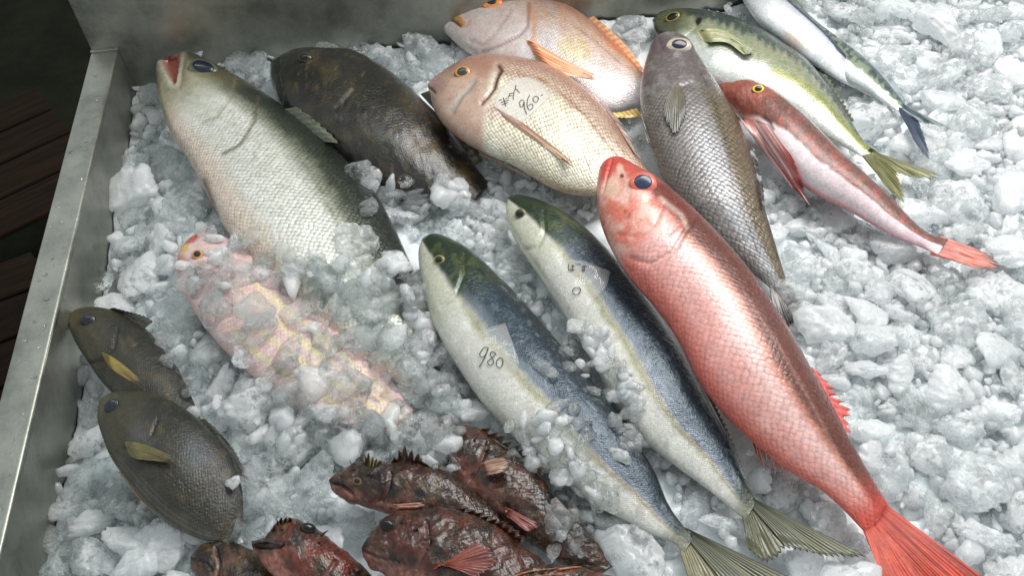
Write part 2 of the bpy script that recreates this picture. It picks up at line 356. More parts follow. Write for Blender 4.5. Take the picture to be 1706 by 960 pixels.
# ------------------------------------------------------------------ fish
ALLM = []
FISH = {}
def raycast(px, bv):
    """where the sight line through photo pixel px meets a surface"""
    q = un(px, 0.0); d = Vector(q - CP).normalized()
    h = bv.ray_cast(Vector(CP), d)
    return h
def fish(name, label, pairs, z, T, paint, relief=None, scale=.0045, gain=1.0, group=None, sect=1.0, rough=.3, nose=10, tailflat=.55, lump=0., res=2.0, mouth=None):
    pairs = np.array(pairs, float)
    dn = spline(pairs, 600); mid = (dn[:, :2] + dn[:, 2:]) / 2
    L = np.r_[0, np.cumsum(np.linalg.norm(np.diff(mid, axis=0), axis=1))]; Lp = L[-1]
    n = int(Lp / res); m = 112
    s = np.linspace(0, 1, n); q = np.stack([np.interp(s * Lp, L, dn[:, k]) for k in range(4)], 1)
    D0, V0 = q[:, :2].copy(), q[:, 2:].copy()
    # round the snout
    mm = (D0 + V0) / 2; f = np.sqrt(np.clip(1 - (1 - np.clip(s * Lp / nose, 0, 1)) ** 2, .02, 1))[:, None]
    D0 = mm + (D0 - mm) * f; V0 = mm + (V0 - mm) * f
    zz = np.interp(s, np.linspace(0, 1, len(z)), z)
    D, Vv = D0.copy(), V0.copy()
    th = np.linspace(0, 2 * math.pi, m, endpoint=False)
    c, sn = np.cos(th), np.sin(th)
    def rings(D, Vv):
        a, b = un(D, zz), un(Vv, zz); w = np.linalg.norm(a - b, axis=1); wm = w.max()
        h = .5 * T * wm * (w / wm) ** .8 * (1 - (1 - tailflat) * ss(.55, 1, s)) * (.75 + .25 * ss(0, .12, s))
        h = np.minimum(h, w * .62) * (1 - .55 * ss(.93, 1, s))
        cen = (a + b) / 2; half = (a - b) / 2
        R = cen[:, None] + half[:, None] * c[None, :, None]
        R[..., 2] += h[:, None] * np.sign(sn) * np.abs(sn) ** sect
        return R, w, h
    ax = (D0 - V0); ln = np.linalg.norm(ax, axis=1); ax = ax / (ln[:, None] + 1e-9)
    k = np.ones(n); off = np.zeros(n); M0 = (D0 + V0) / 2
    for it in range(14):
        D = M0 + ax * (off + k * ln / 2)[:, None]; Vv = M0 + ax * (off - k * ln / 2)[:, None]
        R, w, h = rings(D, Vv); X = pr(R)
        t = ((X - M0[:, None]) * ax[:, None]).sum(-1)
        mx, mn = t.max(1), t.min(1)
        k = np.clip(k * np.clip(ln / (mx - mn), .8, 1.25) ** .8, .25, 1.2); off = np.clip(off - (mx + mn) / 2 * .8, -60, 60)
    ker = np.exp(-np.linspace(-2, 2, 25) ** 2); ker /= ker.sum()
    smo = lambda x: np.convolve(np.pad(x, 12, 'edge'), ker, 'valid')
    k, off = smo(k), smo(off)
    D = M0 + ax * (off + k * ln / 2)[:, None]; Vv = M0 + ax * (off - k * ln / 2)[:, None]
    R, w, h = rings(D, Vv)
    X = pr(R); top = ss(-.15, .25, sn)[None, :] * np.ones((n, 1))
    S = np.repeat(s[:, None], m, 1)
    tt = ((X - V0[:, None]) * ax[:, None]).sum(-1) / (ln[:, None] + 1e-6)
    Tn = np.clip(tt * 2 - 1, -1, 1)
    Q = np.stack([S * Lp, Tn * ln[:, None] / 2 + 300], -1)
    # outward normals by finite differences
    du = np.gradient(R, axis=0); dv = np.roll(R, -1, 1) - np.roll(R, 1, 1)
    Nn = np.cross(du, dv); Nn /= np.linalg.norm(Nn, axis=-1, keepdims=True) + 1e-12
    cenr = R.mean(1, keepdims=True)
    if ((R - cenr) * Nn).sum() < 0: Nn = -Nn
    disp = np.zeros((n, m))
    if relief is not None: disp += relief(X, S, Tn, Q) * .001 * top
    if lump: disp += (fbm(Q, 26, 4, 5) - .5) * lump * .001
    fade = (ss(0, .03, s) * 1)[:, None] if mouth is None else 1 + 0 * s[:, None]
    R = R + Nn * (disp * fade)[..., None]
    pig, sca, met, rgh = paint(X, S, Tn, Q)
    pig = pig * gain; lum = pig @ np.array([.3, .55, .15]); pig = lum[..., None] * .13 + pig * .87
    pig = np.clip(pig * .93, .003, .9)
    one = np.ones((n, m))
    msk = np.stack([sca * one, met * one, rgh * one], -1)
    us = np.r_[0, np.cumsum(np.linalg.norm(np.diff(R.mean(1), axis=0), axis=1))]
    ang = np.where(th > math.pi, th - 2 * math.pi, th) - math.pi / 2
    ang = np.where(ang < -math.pi, ang + 2 * math.pi, ang)
    vv = ang[None] * (.5 * w ** .55 * w.max() ** .45)[:, None] * (.55 + .45 * T)
    uq = us[:, None] / scale + 0 * vv; vq = vv / scale
    # bring out long V-shaped rows
    sc = np.stack([(uq + vq) * .7071, (uq - vq) * .7071], -1)
    V = np.vstack([R.reshape(-1, 3), R[0].mean(0), R[-1].mean(0)])
    i, j = np.meshgrid(np.arange(n - 1), np.arange(m), indexing='ij'); j2 = (j + 1) % m
    Fq = np.stack([i * m + j, i * m + j2, (i + 1) * m + j2, (i + 1) * m + j], -1).reshape(-1, 4)
    jj = np.arange(m); a0 = n * m
    T1 = np.stack([jj * 0 + a0, (jj + 1) % m, jj], -1); T2 = np.stack([jj * 0 + a0 + 1, (n - 1) * m + jj, (n - 1) * m + (jj + 1) % m], -1)
    tri = np.vstack([Fq[:, [0, 1, 2]], Fq[:, [0, 2, 3]], T1, T2])
    if mouth is not None:
        V[-2] = R[int(.055 * n)].mean(0); V[-2][2] -= .004; pig[0] = pig[0] * .5 + lin(*mouth) * .5
    app = lambda A: np.vstack([A.reshape(n * m, -1), A[0].mean(0), A[-1].mean(0)])
    pa = app(pig)
    if mouth is not None: pa[-2] = lin(*mouth) * .5
    root = thing(name, label, 'fish', (*cenr[n // 2, 0, :2], float(zz.mean() - h.max())), group)
    mesh_obj('body', V, tri, SKIN, root, {'pig': pa, 'msk': app(msk)}, app(sc))
    bv = BVHTree.FromPolygons([Vector(v) for v in V], tri.tolist())
    FISH[label] = (root, bv, np.vstack([D0, V0[::-1]])); ALLM.append((V, tri))
    return root, bv
def eye(root, bv, cx, cy, rx, ry, rp, iris, ring=None, pupil=(12, 14, 22), bulge=.45, ang=0, off=1.6):
    h = raycast((cx, cy), bv)
    if h[0] is None: print('eye miss', root.name, cx, cy); return
    p, nrm = np.array(h[0]), np.array(h[1])
    if nrm @ (CP - p) < 0: nrm = -nrm
    v = CP - p; dist = np.linalg.norm(v); v /= dist
    nrm = nrm * .55 + v * .45; nrm /= np.linalg.norm(nrm)
    mpp = dist / F
    ux = RM[:, 0] * math.cos(math.radians(ang)) - RM[:, 1] * math.sin(math.radians(ang)); ux = ux - nrm * (ux @ nrm); ux /= np.linalg.norm(ux)
    uy = np.cross(nrm, ux)
    def dome(name, rx, ry, col, b, lift, parent, prof=None):
        nr, na = 16, 48; V = []; C = []
        for i in range(nr + 1):
            t = i / nr
            for k in range(na):
                a = 2 * math.pi * k / na
                z = b * math.sqrt(max(0, 1 - t * t)) - (b * .5 if i == nr else 0)
                V.append(p + nrm * ((z * min(rx, ry) + lift) * mpp) + ux * (rx * t * math.cos(a) * mpp) + uy * (ry * t * math.sin(a) * mpp))
                C.append(col(t, a))
        Fc = np.array([(i * na + k, i * na + (k + 1) % na, (i + 1) * na + (k + 1) % na, (i + 1) * na + k) for i in range(nr) for k in range(na)])
        return mesh_obj(name, V, Fc, EYE, parent, {'pig': np.array(C)})
    iris = lin(*iris); ring = lin(*(ring or (30, 22, 18)))
    def ci(t, a):
        n = .85 + .3 * vn(np.array(a * 5.), np.array(t * 6.), 3)
        return (mix(iris, ring, float(ss(.80, .97, t)))) * float(n)
    e = dome('eye', rx, ry, ci, bulge, off, root)
    pc = lin(*pupil)
    dome('pupil', rp, rp * ry / rx, lambda t, a: pc * (1 + .5 * t), bulge * .8, off + bulge * min(rx, ry) * (1 - (1 - math.sqrt(max(0, 1 - (rp / rx) ** 2)))) * .75 + .8, e)
def fin(root, name, A, B, c0, c1, rays=14, zA=.02, zB=.01, bv=None, fat=0., lift=1.5, liftB=3.0, jag=.12, gain=1., thick=.7, label=None, curve=0, sharp=1., streak=None):
    n = rays * 6 + 1; m = 26
    if name == 'pectoral_fin' and liftB < 2.5: thick = .35
    if name == 'tail_fin':
        A = np.array(A, float); dv = np.array(B, float).mean(0) - A.mean(0); A = A - dv / np.linalg.norm(dv) * 13; thick = 2.6
    a = arc(A, n); b = arc(B, n)
    u = np.linspace(0, 1, n); t = np.linspace(0, 1, m)
    jl = 1 - jag * (np.abs(((u * rays) % 1) - .5) * 2) * (.5 + vn(u * rays * 1.3, u * 0 + 2.2, 4)) - jag * .6 * vn(u * rays * .6, u * 0, 9)
    Pp = a[:, None] + (b - a)[:, None] * (t[None, :, None] * jl[:, None, None])
    if fat:
        cc = Pp.mean(0, keepdims=True); Pp = cc + (Pp - cc) * (1 + fat * np.sin(math.pi * t ** .7))[None, :, None]
    if curve:
        d = (b - a); nr = np.stack([-d[:, 1], d[:, 0]], -1); nr /= np.linalg.norm(nr, axis=1, keepdims=True) + 1e-9
        Pp = Pp + nr[:, None] * (curve * np.sin(math.pi * t))[None, :, None]
    W = np.zeros((n, m, 3))
    zg = zA + (zB - zA) * t
    for i in range(n):
        for j in range(m):
            w = un(Pp[i, j], zg[j])
            if bv is not None:
                h = raycast(Pp[i, j], bv)
                if h[0] is not None and (j == 0 or True):
                    q = np.array(h[0]); v = CP - q; v /= np.linalg.norm(v)
                    cand = q + v * (lift + (liftB - lift) * t[j]) * .001
                    if cand[2] > w[2] or j < 3: w = cand
            W[i, j] = w
    if bv is not None:      # smooth the drape
        for _ in range(6):
            W[1:-1, 1:-1] = (W[1:-1, 1:-1] * 2 + W[:-2, 1:-1] + W[2:, 1:-1] + W[1:-1, :-2] + W[1:-1, 2:]) / 6
    rr = np.cos(u * rays * 2 * math.pi)
    nrm = np.cross(np.gradient(W, axis=0), np.gradient(W, axis=1)); nrm /= np.linalg.norm(nrm, axis=-1, keepdims=True) + 1e-12
    if (nrm * (CP - W)).sum() < 0: nrm = -nrm
    W = W + nrm * (rr[:, None] * .00022 * (1 - .5 * t)[None])[..., None]
    W = W + nrm * ((vn(u[:, None] * 5 + 0 * t, t[None] * 3 + 0 * u[:, None], 6) - .5) * .0022 * t[None])[..., None]
    tk = thick * .001 * (1 - .75 * t)[None, :, None]
    lo = W - nrm * tk
    V = np.vstack([W.reshape(-1, 3), lo.reshape(-1, 3)]); k = n * m
    i, j = np.meshgrid(np.arange(n - 1), np.arange(m - 1), indexing='ij')
    F1 = np.stack([i * m + j, (i + 1) * m + j, (i + 1) * m + j + 1, i * m + j + 1], -1).reshape(-1, 4)
    F2 = F1[:, ::-1] + k
    e = [np.arange(m), (n - 1) * m + np.arange(m), np.arange(n) * m, np.arange(n) * m + m - 1]
    F3 = np.vstack([np.stack([x[:-1], x[1:], x[1:] + k, x[:-1] + k], -1) for x in e])
    c0, c1 = lin(*c0), lin(*c1)
    tm = np.clip(t[None] ** sharp + (vn(u[:, None] * rays * .7 + 0 * t, t[None] * 2 + 0 * u[:, None], 2) - .5) * .5, 0, 1)
    C = mix(c0, c1, tm) * (1 + (.13 if name == 'tail_fin' else .24) * rr[:, None])[..., None] * (.8 + .4 * vn(u[:, None] * rays * 2, t[None] * 14, 5))[..., None]
    if streak is not None:
        C = mix(C, lin(*streak), np.clip(ss(.62, .8, vn(u[:, None] * rays * 1.1 + 0 * t, t[None] * 1.2, 8)), 0, 1) * .85)
    if name == 'tail_fin': C = C * (.72 + .5 * fbm(np.stack([u[:, None] * 6 + 0 * t, t[None] * 4 + 0 * u[:, None]], -1), 1.3, 4, 12) - .12 * t[None])[..., None]
    lum = C @ np.array([.3, .55, .15]); C = lum[..., None] * .15 + C * .85
    C = np.clip(C * gain, .003, .9).reshape(-1, 3)
    ALLM.append((W.reshape(-1, 3), np.vstack([F1[:, [0, 1, 2]], F1[:, [0, 2, 3]]])))
    o = mesh_obj(name, V, np.vstack([F1, F2, F3]), FIN, root, {'pig': np.vstack([C, C])})
    if label: o['label'] = label
    return o
def spine(root, name, pts, r, col, z=None, bv=None, lift=1.5, gain=1.):
    """a single stiff fin ray"""
    n = 24; p = arc(pts, n); W = []
    zs = np.linspace(z[0], z[1], n) if z else np.zeros(n)
    for i in range(n):
        w = un(p[i], zs[i])
        if bv is not None:
            h = raycast(p[i], bv)
            if h[0] is not None:
                q = np.array(h[0]); v = CP - q; w = q + v / np.linalg.norm(v) * lift * .001
        W.append(w)
    tube(name, [np.array(W)], [r], FIN, root, {'pig': np.clip(lin(*col) * gain, .003, .9)}, taper=True)
def tube(name, paths, rad, mat, parent, col=None, taper=False, k=8):
    V = []; Fc = []
    for W, r in zip(paths, rad):
        n = len(W); t = np.gradient(W, axis=0); t /= np.linalg.norm(t, axis=1, keepdims=True) + 1e-12
        up = np.array([.1, .2, 1.]); s = np.cross(t, up); s /= np.linalg.norm(s, axis=1, keepdims=True); q = np.cross(s, t)
        base = len(V)
        for i in range(n):
            ri = r * (1 - .8 * i / (n - 1)) if taper else r
            for j in range(k):
                a = 2 * math.pi * j / k; V.append(W[i] + (s[i] * math.cos(a) + q[i] * math.sin(a) * (1 if taper else .35)) * ri)
        Fc += [(base + i * k + j, base + i * k + (j + 1) % k, base + (i + 1) * k + (j + 1) % k, base + (i + 1) * k + j) for i in range(n - 1) for j in range(k)]
        Fc += [tuple(base + j for j in range(k))[::-1], tuple(base + (n - 1) * k + j for j in range(k))]
    at = None
    if col is not None: at = {'pig': np.repeat(col['pig'][None], len(V), 0)}
    return mesh_obj(name, V, Fc, mat, parent, at)
def film(label, poly, strokes, bv, off=.9, r=.00042, mat=None):
    poly = np.array(poly, float); c = poly.mean(0)
    cl = np.vstack([poly, poly[:1]]); ll = np.r_[0, np.cumsum(np.linalg.norm(np.diff(cl, axis=0), axis=1))]; u = np.linspace(0, ll[-1], 65)[:-1]
    pp = np.stack([np.interp(u, ll, cl[:, k]) for k in (0, 1)], 1)
    t = thing('price_label', label, 'label', tuple(np.array(raycast(c, bv)[0]) + [0, 0, .0008]))
    V = []; m = 10
    def lay(p, o):
        h = raycast(p, bv)
        q = np.array(h[0]) if h[0] is not None else un(p, .03)
        v = CP - q; return q + v / np.linalg.norm(v) * o * .001
    for l in (0, 1):
        V.append(lay(c, off - l * .25))
        for j in range(1, m + 1):
            for p in pp:
                x = c + (p - c) * j / m
                V.append(lay(x, off - l * .25 + (1.2 if j == m else 0) * max(0, vn(np.array(p[0] * .03), np.array(p[1] * .03), 2) - .55) + .35 * float(vn(np.array(x[0] * .09), np.array(x[1] * .09), 5))))
    K = len(V) // 2; na = len(pp); Fc = []
    for l in (0, 1):
        b = l * K
        for k in range(na):
            tri = (b, b + 1 + k, b + 1 + (k + 1) % na); Fc.append(tri if l == 0 else tri[::-1])
            for j in range(m - 1):
                q = (b + 1 + j * na + k, b + 1 + (j + 1) * na + k, b + 1 + (j + 1) * na + (k + 1) % na, b + 1 + j * na + (k + 1) % na)
                Fc.append(q if l == 0 else q[::-1])
    for k in range(na):
        a = 1 + (m - 1) * na + k; a2 = 1 + (m - 1) * na + (k + 1) % na; Fc.append((a, a + K, a2 + K, a2))
    mesh_obj('film', V, Fc, mat or FILM, t)
    paths = [np.array([lay(p, off + .75) for p in arc(s, max(6, len(s) * 7))]) for s in strokes]
    tube('handwriting', paths, [r] * len(paths), INK, t)
    return t

def conv(L, ox, oy, s): return [[(ox + x / s, oy + y / s) for x, y in st] for st in L]
def pal(*a): return [lin(*c) for c in a]

# ================================================================== the fish, bottom of the pile first
# ---- sea bass, mouth open, half buried at the left
def pA(P, S, T, Q):
    c = mix(lin(216, 214, 200) + 0 * T[..., None], lin(232, 230, 222), fbm(Q, 30, 3, 1))
    c = mix(c, lin(222, 200, 180), ss(-.45, -.85, T))
    c = mix(c, lin(146, 148, 128), ss(.10, .40, T)); c = mix(c, lin(58, 64, 52), ss(.32, .58, T + (fbm(Q, 24, 4, 2) - .5) * .2))
    c = mix(c, lin(30, 36, 28), ss(.55, .80, T) * .9)
    hd = 1 - ss(.10, .20, S)
    c = mix(c, mix(lin(176, 170, 120) + 0 * T[..., None], lin(120, 112, 66), fbm(Q, 14, 4, 3)), hd * .8)
    c = mix(c, lin(84, 76, 48), hd * ss(.35, .7, T))
    mw = 15 * (1 - ss(84, 150, P[..., 1])) + 1.5
    c = mix(c, lin(222, 208, 186), np.exp(-(dpoly(P, [(281, 84), (284, 112), (289, 136)]) / (mw + 9)) ** 4) * .9)
    c = mix(c, lin(172, 70, 54), np.exp(-(dpoly(P, [(281, 84), (284, 112), (289, 136)]) / mw) ** 4))
    c = mix(c, lin(150, 120, 96), line(P, [(308, 98), (303, 122), (300, 146)], 2.6) * .8)
    c = mix(c, lin(120, 74, 58), line(P, [(338, 300), (352, 336), (366, 378)], 4.0) * .9)
    c = mix(c, lin(110, 108, 84), line(P, [(505, 270), (530, 310), (560, 370), (600, 430)], 2.2) * .6)
    c = mix(c, lin(92, 84, 62), line(P, [(430, 160), (424, 200), (400, 240), (370, 255)], 3) * .8); c = mix(c, lin(140, 132, 100), line(P, [(392, 132), (384, 165), (362, 195), (335, 205)], 2.5) * .5)
    return c * .88, ss(.16, .24, S) * .8, .35 + 0 * S, .27 + 0 * S
def rA(P, S, T, Q):
    mw = 15 * (1 - ss(84, 150, P[..., 1])) + 1.5
    return -9 * np.exp(-(dpoly(P, [(281, 84), (284, 112), (289, 136)]) / mw) ** 4) - 1.2 * line(P, [(308, 98), (303, 122), (300, 146)], 3) - 1.5 * line(P, [(338, 300), (352, 336), (366, 378)], 5) - 1.0 * line(P, [(430, 160), (424, 200), (400, 240), (370, 255)], 4) - 1.5 * line(P, [(304, 96), (300, 118), (306, 140)], 4)
A_, bA = fish('sea_bass', 'silver sea bass with dark olive back and open pink mouth, head by the tray corner',
    [(296,88,262,100),(306,87,260,116),(330,93,262,142),(375,117,268,178),(430,150,285,222),(490,192,312,264),(545,238,335,305),(595,287,362,360),(630,330,400,412),
     (655,375,445,460),(678,425,495,515),(698,470,545,562),(715,515,600,600),(728,560,650,630),(738,600,690,648),(744,625,722,650)],
    (.035, .025, .012, 0), .42, pA, rA, scale=.0042, gain=1.08, nose=3, mouth=(176, 70, 54))
eye(A_, bA, 339, 114, 23, 15, 17, (70, 76, 66), (120, 115, 90), (16, 22, 34), .35, 18)
fin(A_, 'dorsal_fin', [(470,182),(500,202),(540,236)], [(498,178),(535,205),(566,238)], (60,66,50), (95,98,78), 7, .04, .045)

# ---- dark grouper
def pB(P, S, T, Q):
    c = mix(lin(36, 33, 28) + 0 * T[..., None], lin(66, 56, 34), ss(.45, .75, fbm(Q, 26, 4, 3)))
    c = mix(c, lin(110, 100, 70), ss(.66, .80, fbm(Q, 9, 4, 8)) * .4)
    c = mix(c, lin(86, 66, 30), ss(.5, .9, S) * ss(.5, .7, fbm(Q, 22, 3, 9)))
    c = mix(c, lin(16, 15, 14), line(P, [(462, 96), (460, 120), (468, 150)], 4) * .9)
    return c, .25 * ss(.2, .4, S), 0 * S, .22 + 0 * S
B_, bB = fish('grouper', 'dark brown-black grouper with blunt head, lying between sea bass and price-marked bream',
    [(452,100,448,118),(475,93,450,140),(510,87,462,175),(560,87,485,210),(605,92,520,245),(645,112,560,278),(680,138,600,305),(715,170,640,325),(745,205,680,335),(770,240,720,338),(792,275,755,335),(815,305,790,335)],
    (.03, .02, .01, 0), .55, pB, lambda P, S, T, Q: -2.2 * line(P, [(462, 96), (460, 120), (468, 150)], 4) + 2 * blob(P, 508, 96, 12, 9) - 1.3 * line(P, [(600, 110), (590, 150), (560, 180)], 4), scale=.003, gain=.75, lump=3.0, nose=12)
eye(B_, bB, 508, 97, 12, 8, 8, (60, 52, 36), (30, 26, 20), (8, 8, 10), .5)
fin(B_, 'dorsal_fin', [(700,156),(735,195),(765,235),(790,275)], [(718,150),(756,184),(786,226),(806,268)], (44,38,28), (70,60,38), 12, .02, .025, gain=1.3)

# ---- pale pink and orange bream, top
def pC(P, S, T, Q):
    c = mix(lin(226, 212, 208) + 0 * T[..., None], lin(232, 222, 222), fbm(Q, 26, 3, 1))
    c = mix(c, lin(205, 160, 128), ss(.0, .75, T + (fbm(Q, 20, 3, 2) - .5) * .4) * .9)
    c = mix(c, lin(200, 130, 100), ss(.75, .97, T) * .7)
    c = mix(c, lin(222, 196, 120), blob(P, 956, 82, 30, 20, 25) * .55)
    c = mix(c, lin(186, 176, 190), ss(.55, .7, fbm(Q, 16, 4, 12)) * .45)
    hd = 1 - ss(.34, .40, S)
    c = mix(c, mix(lin(234, 224, 220) + 0 * T[..., None], lin(216, 180, 168), fbm(Q, 22, 3, 5)), hd * .85)
    c = mix(c, lin(214, 162, 100), hd * ss(.55, .9, T) * .8)
    c = mix(c, lin(228, 152, 40), blob(P, 756, 24, 13, 7, 35)); c = mix(c, lin(226, 150, 60), blob(P, 768, 36, 9, 6, 60))
    c = mix(c, lin(214, 168, 150), line(P, [(752, 30), (764, 42), (778, 44), (783, 34)], 2.2))
    c = mix(c, lin(90, 60, 50), line(P, [(746, 31), (756, 34), (766, 42)], 1.8))
    for l, k in (([(880, 4), (879, 42), (866, 57), (834, 74), (804, 86)], .75), ([(853, 15), (834, 42), (819, 63), (804, 74), (783, 66)], .4)):
        c = mix(c, lin(150, 110, 104), line(P, l, 2.4) * k)
    c = mix(c, lin(222, 140, 80), line(P, [(884, 12), (890, 40), (889, 66)], 6) * .6)
    c = mix(c, lin(170, 130, 90), line(P, [(955, 42), (985, 62), (1015, 88), (1032, 104)], 1.6) * .6)
    c = mix(c, lin(222, 110, 40), ss(.72, .95, T) * ss(.70, .82, S)); c = mix(c, lin(176, 70, 36), ss(.9, 1, T) * ss(.86, .93, S) * .8)
    return c, .65 * ss(.38, .46, S), .12 + 0 * S, .30 + 0 * S
def rC(P, S, T, Q):
    return (-1.6 * line(P, [(880, 4), (879, 42), (866, 57), (834, 74), (804, 86)], 3.2) - .8 * line(P, [(853, 15), (834, 42), (819, 63), (804, 74), (783, 66)], 4)
            - 2.2 * line(P, [(742, 29), (756, 34), (766, 42)], 2.5) + 1.2 * blob(P, 760, 28, 14, 9, 40))
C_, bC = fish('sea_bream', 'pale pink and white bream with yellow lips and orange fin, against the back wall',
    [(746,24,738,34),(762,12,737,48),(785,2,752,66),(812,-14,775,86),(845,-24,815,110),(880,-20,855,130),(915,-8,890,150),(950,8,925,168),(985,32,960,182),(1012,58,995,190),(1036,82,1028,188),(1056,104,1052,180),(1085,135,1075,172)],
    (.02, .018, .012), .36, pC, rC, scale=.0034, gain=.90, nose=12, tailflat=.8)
eye(C_, bC, 820, 5, 18, 13, 8, (226, 140, 70), (214, 96, 60), (40, 36, 44), .35)
fin(C_, 'pectoral_fin', [(876,68),(884,80),(893,97)], [(996,126),(998,130),(994,134)], (224,130,60), (230,160,120), 7, .05, .05, bC, lift=.6, liftB=1.4, fat=.9, curve=4, streak=(236,190,150))
fin(C_, 'anal_fin', [(1000,186),(1030,187),(1060,180)], [(1012,194),(1040,197),(1070,194)], (230,180,80), (228,190,60), 8, .02, .02)
fin(C_, 'dorsal_fin', [(980,30),(1015,60),(1045,92),(1062,118)], [(990,26),(1026,56),(1056,88),(1074,116)], (214,140,80), (224,160,110), 12, .02, .02)

# ---- trevally with a yellow stripe and yellow tail
LF = [(1290, 118), (1330, 135), (1370, 168), (1400, 205), (1430, 236), (1462, 260)]
def pF(P, S, T, Q):
    c = mix(lin(206, 214, 206) + 0 * T[..., None], lin(226, 228, 222), fbm(Q, 24, 4, 1))
    c = mix(c, lin(160, 162, 122), ss(.0, .30, T + (fbm(Q, 18, 4, 2) - .5) * .35) * .9)
    c = mix(c, lin(64, 78, 74), ss(.60, .84, T + .05 * np.sin(Q[..., 0] * .45) * ss(.4, .7, T) + (fbm(Q, 12, 4, 22) - .5) * .2))
    c = mix(c, lin(110, 150, 110), ss(.55, .75, fbm(Q, 9, 3, 6)) * ss(.1, .4, T) * .5)
    c = mix(c, lin(160, 162, 60), line(P, LF, 6.5) * .85)
    c = mix(c, lin(90, 88, 40), line(P, [(x - 5, y + 8) for x, y in LF], 3) * (.5 + .5 * np.sin(Q[..., 0] * .9)) * .8)
    hd = 1 - ss(.10, .17, S)
    c = mix(c, mix(lin(120, 124, 74) + 0 * T[..., None], lin(66, 70, 44), fbm(Q, 12, 4, 5)), hd * .9)
    c = mix(c, lin(14, 16, 14), blob(P, 1164, 33, 5, 8, 30))
    c = mix(c, lin(30, 32, 22), line(P, [(1088, 40), (1096, 52), (1110, 56)], 3))
    c = mix(c, lin(228, 190, 186), blob(P, 1180, 135, 26, 10) * .6)
    return c * .74, .22 * ss(.16, .3, S), .28 + 0 * S, .26 + 0 * S
F_, bF = fish('trevally', 'silver trevally with a yellow-green stripe and forked yellow tail',
    [(1088,28,1086,38),(1105,17,1090,55),(1135,14,1105,85),(1170,15,1135,118),(1205,21,1170,145),(1240,33,1210,160),(1275,50,1248,175),(1308,72,1285,190),(1341,95,1318,204),(1370,128,1348,218),(1394,162,1378,232),(1419,203,1408,246),(1440,236,1430,258),(1462,254,1446,266)],
    (.02, .018, .014), .40, pF, lambda P, S, T, Q: -1.4 * line(P, [(1168, 22), (1160, 45), (1140, 62), (1115, 70)], 3) + .7 * line(P, LF[2:], 6) + .25 * np.sin(Q[..., 0] * 1.2) * line(P, LF[1:], 5), scale=.0022, nose=10)
eye(F_, bF, 1121, 29, 13, 9, 9, (140, 124, 60), (30, 30, 20), (14, 16, 14), .35, -15)
fin(F_, 'pectoral_fin', [(1160,52),(1166,60),(1172,69)], [(1262,84),(1258,90),(1250,92)], (176,172,110), (190,194,150), 9, .05, .05, bF, lift=.2, liftB=.7, fat=.5, curve=-12, gain=.62)
fin(F_, 'tail_fin', [(1458,254),(1466,258),(1464,264)], [(1577,294),(1545,300),(1498,288)], (104,104,58), (124,122,62), 9, .018, .024, sharp=1)
fin(F_, 'tail_fin', [(1464,262),(1456,266),(1446,268)], [(1498,290),(1510,338),(1484,318)], (104,104,58), (116,114,52), 9, .018, .024)
fin(F_, 'dorsal_fin', [(1300,64),(1341,94),(1370,127),(1394,161),(1419,202)], [(1312,62),(1350,88),(1379,122),(1402,158),(1425,200)], (44,52,44), (80,86,60), 22, .016, .016, jag=.4)

# ---- the two mackerel
def pH2(P, S, T, Q):
    c = mix(lin(216, 220, 220) + 0 * T[..., None], lin(190, 200, 196), fbm(Q, 16, 3, 1))
    g = ss(.05, .3, T + (fbm(Q, 9, 4, 2) - .5) * .7)
    c = mix(c, lin(118, 134, 100), g * .9)
    c = mix(c, lin(52, 66, 70), ss(.5, .62, fbm(Q, 7, 3, 4, 14)) * ss(.1, .5, T) * .9)
    c = mix(c, lin(64, 84, 100), ss(.6, .9, T) * ss(.5, .8, S))
    return c, .1 + 0 * S, .35 + 0 * S, .24 + 0 * S
H2, bH2 = fish('mackerel', 'slim mackerel with mottled green back and dark forked tail, under another',
    [(1262,-80,1235,-60),(1290,-45,1250,-30),(1318,-4,1275,12),(1360,35,1320,68),(1400,65,1362,104),(1440,95,1403,135),(1464,118,1440,152),(1484,142,1462,165),(1500,163,1482,177),(1514,181,1503,189)],
    (.012, .014, .016, .018), .62, pH2, None, scale=.0016, nose=16)
fin(H2, 'tail_fin', [(1510,178),(1516,183),(1514,188)], [(1586,214),(1553,207),(1532,201)], (60,78,86), (70,90,100), 7, .020, .026, streak=(150,160,160))
fin(H2, 'tail_fin', [(1514,186),(1508,190),(1503,189)], [(1534,206),(1552,266),(1530,244)], (50,60,82), (60,74,94), 8, .020, .024)
def pH1(P, S, T, Q):
    c = mix(lin(222, 225, 230) + 0 * T[..., None], lin(232, 232, 232), fbm(Q, 22, 3, 1))
    c = mix(c, lin(190, 195, 215), ss(.1, .45, T) * .7)
    c = mix(c, lin(44, 52, 84), ss(.50, .66, T + (fbm(Q, 20, 3, 2) - .5) * .15))
    c = mix(c, lin(205, 165, 130), blob(P, 1322, 68, 22, 7, 40) * .6)
    c = mix(c, lin(150, 130, 130), blob(P, 1404, 98, 8, 4, 40) * .6); c = mix(c, lin(110, 80, 80), blob(P, 1434, 139, 3, 2))
    return c, .08 + 0 * S, .3 + 0 * S, .24 + 0 * S
H1, bH1 = fish('mackerel', 'white-bellied mackerel with a dark blue back, upper fish at the back edge',
    [(1245,-75,1200,-65),(1275,-40,1222,-30),(1310,-4,1240,2),(1345,30,1262,32),(1380,62,1300,62),(1410,95,1345,97),(1433,121,1394,130),(1450,142,1430,149),(1460,156,1450,160),(1472,170,1467,173)],
    (.036, .034, .024, .004), .5, pH1, None, scale=.0016, nose=18)

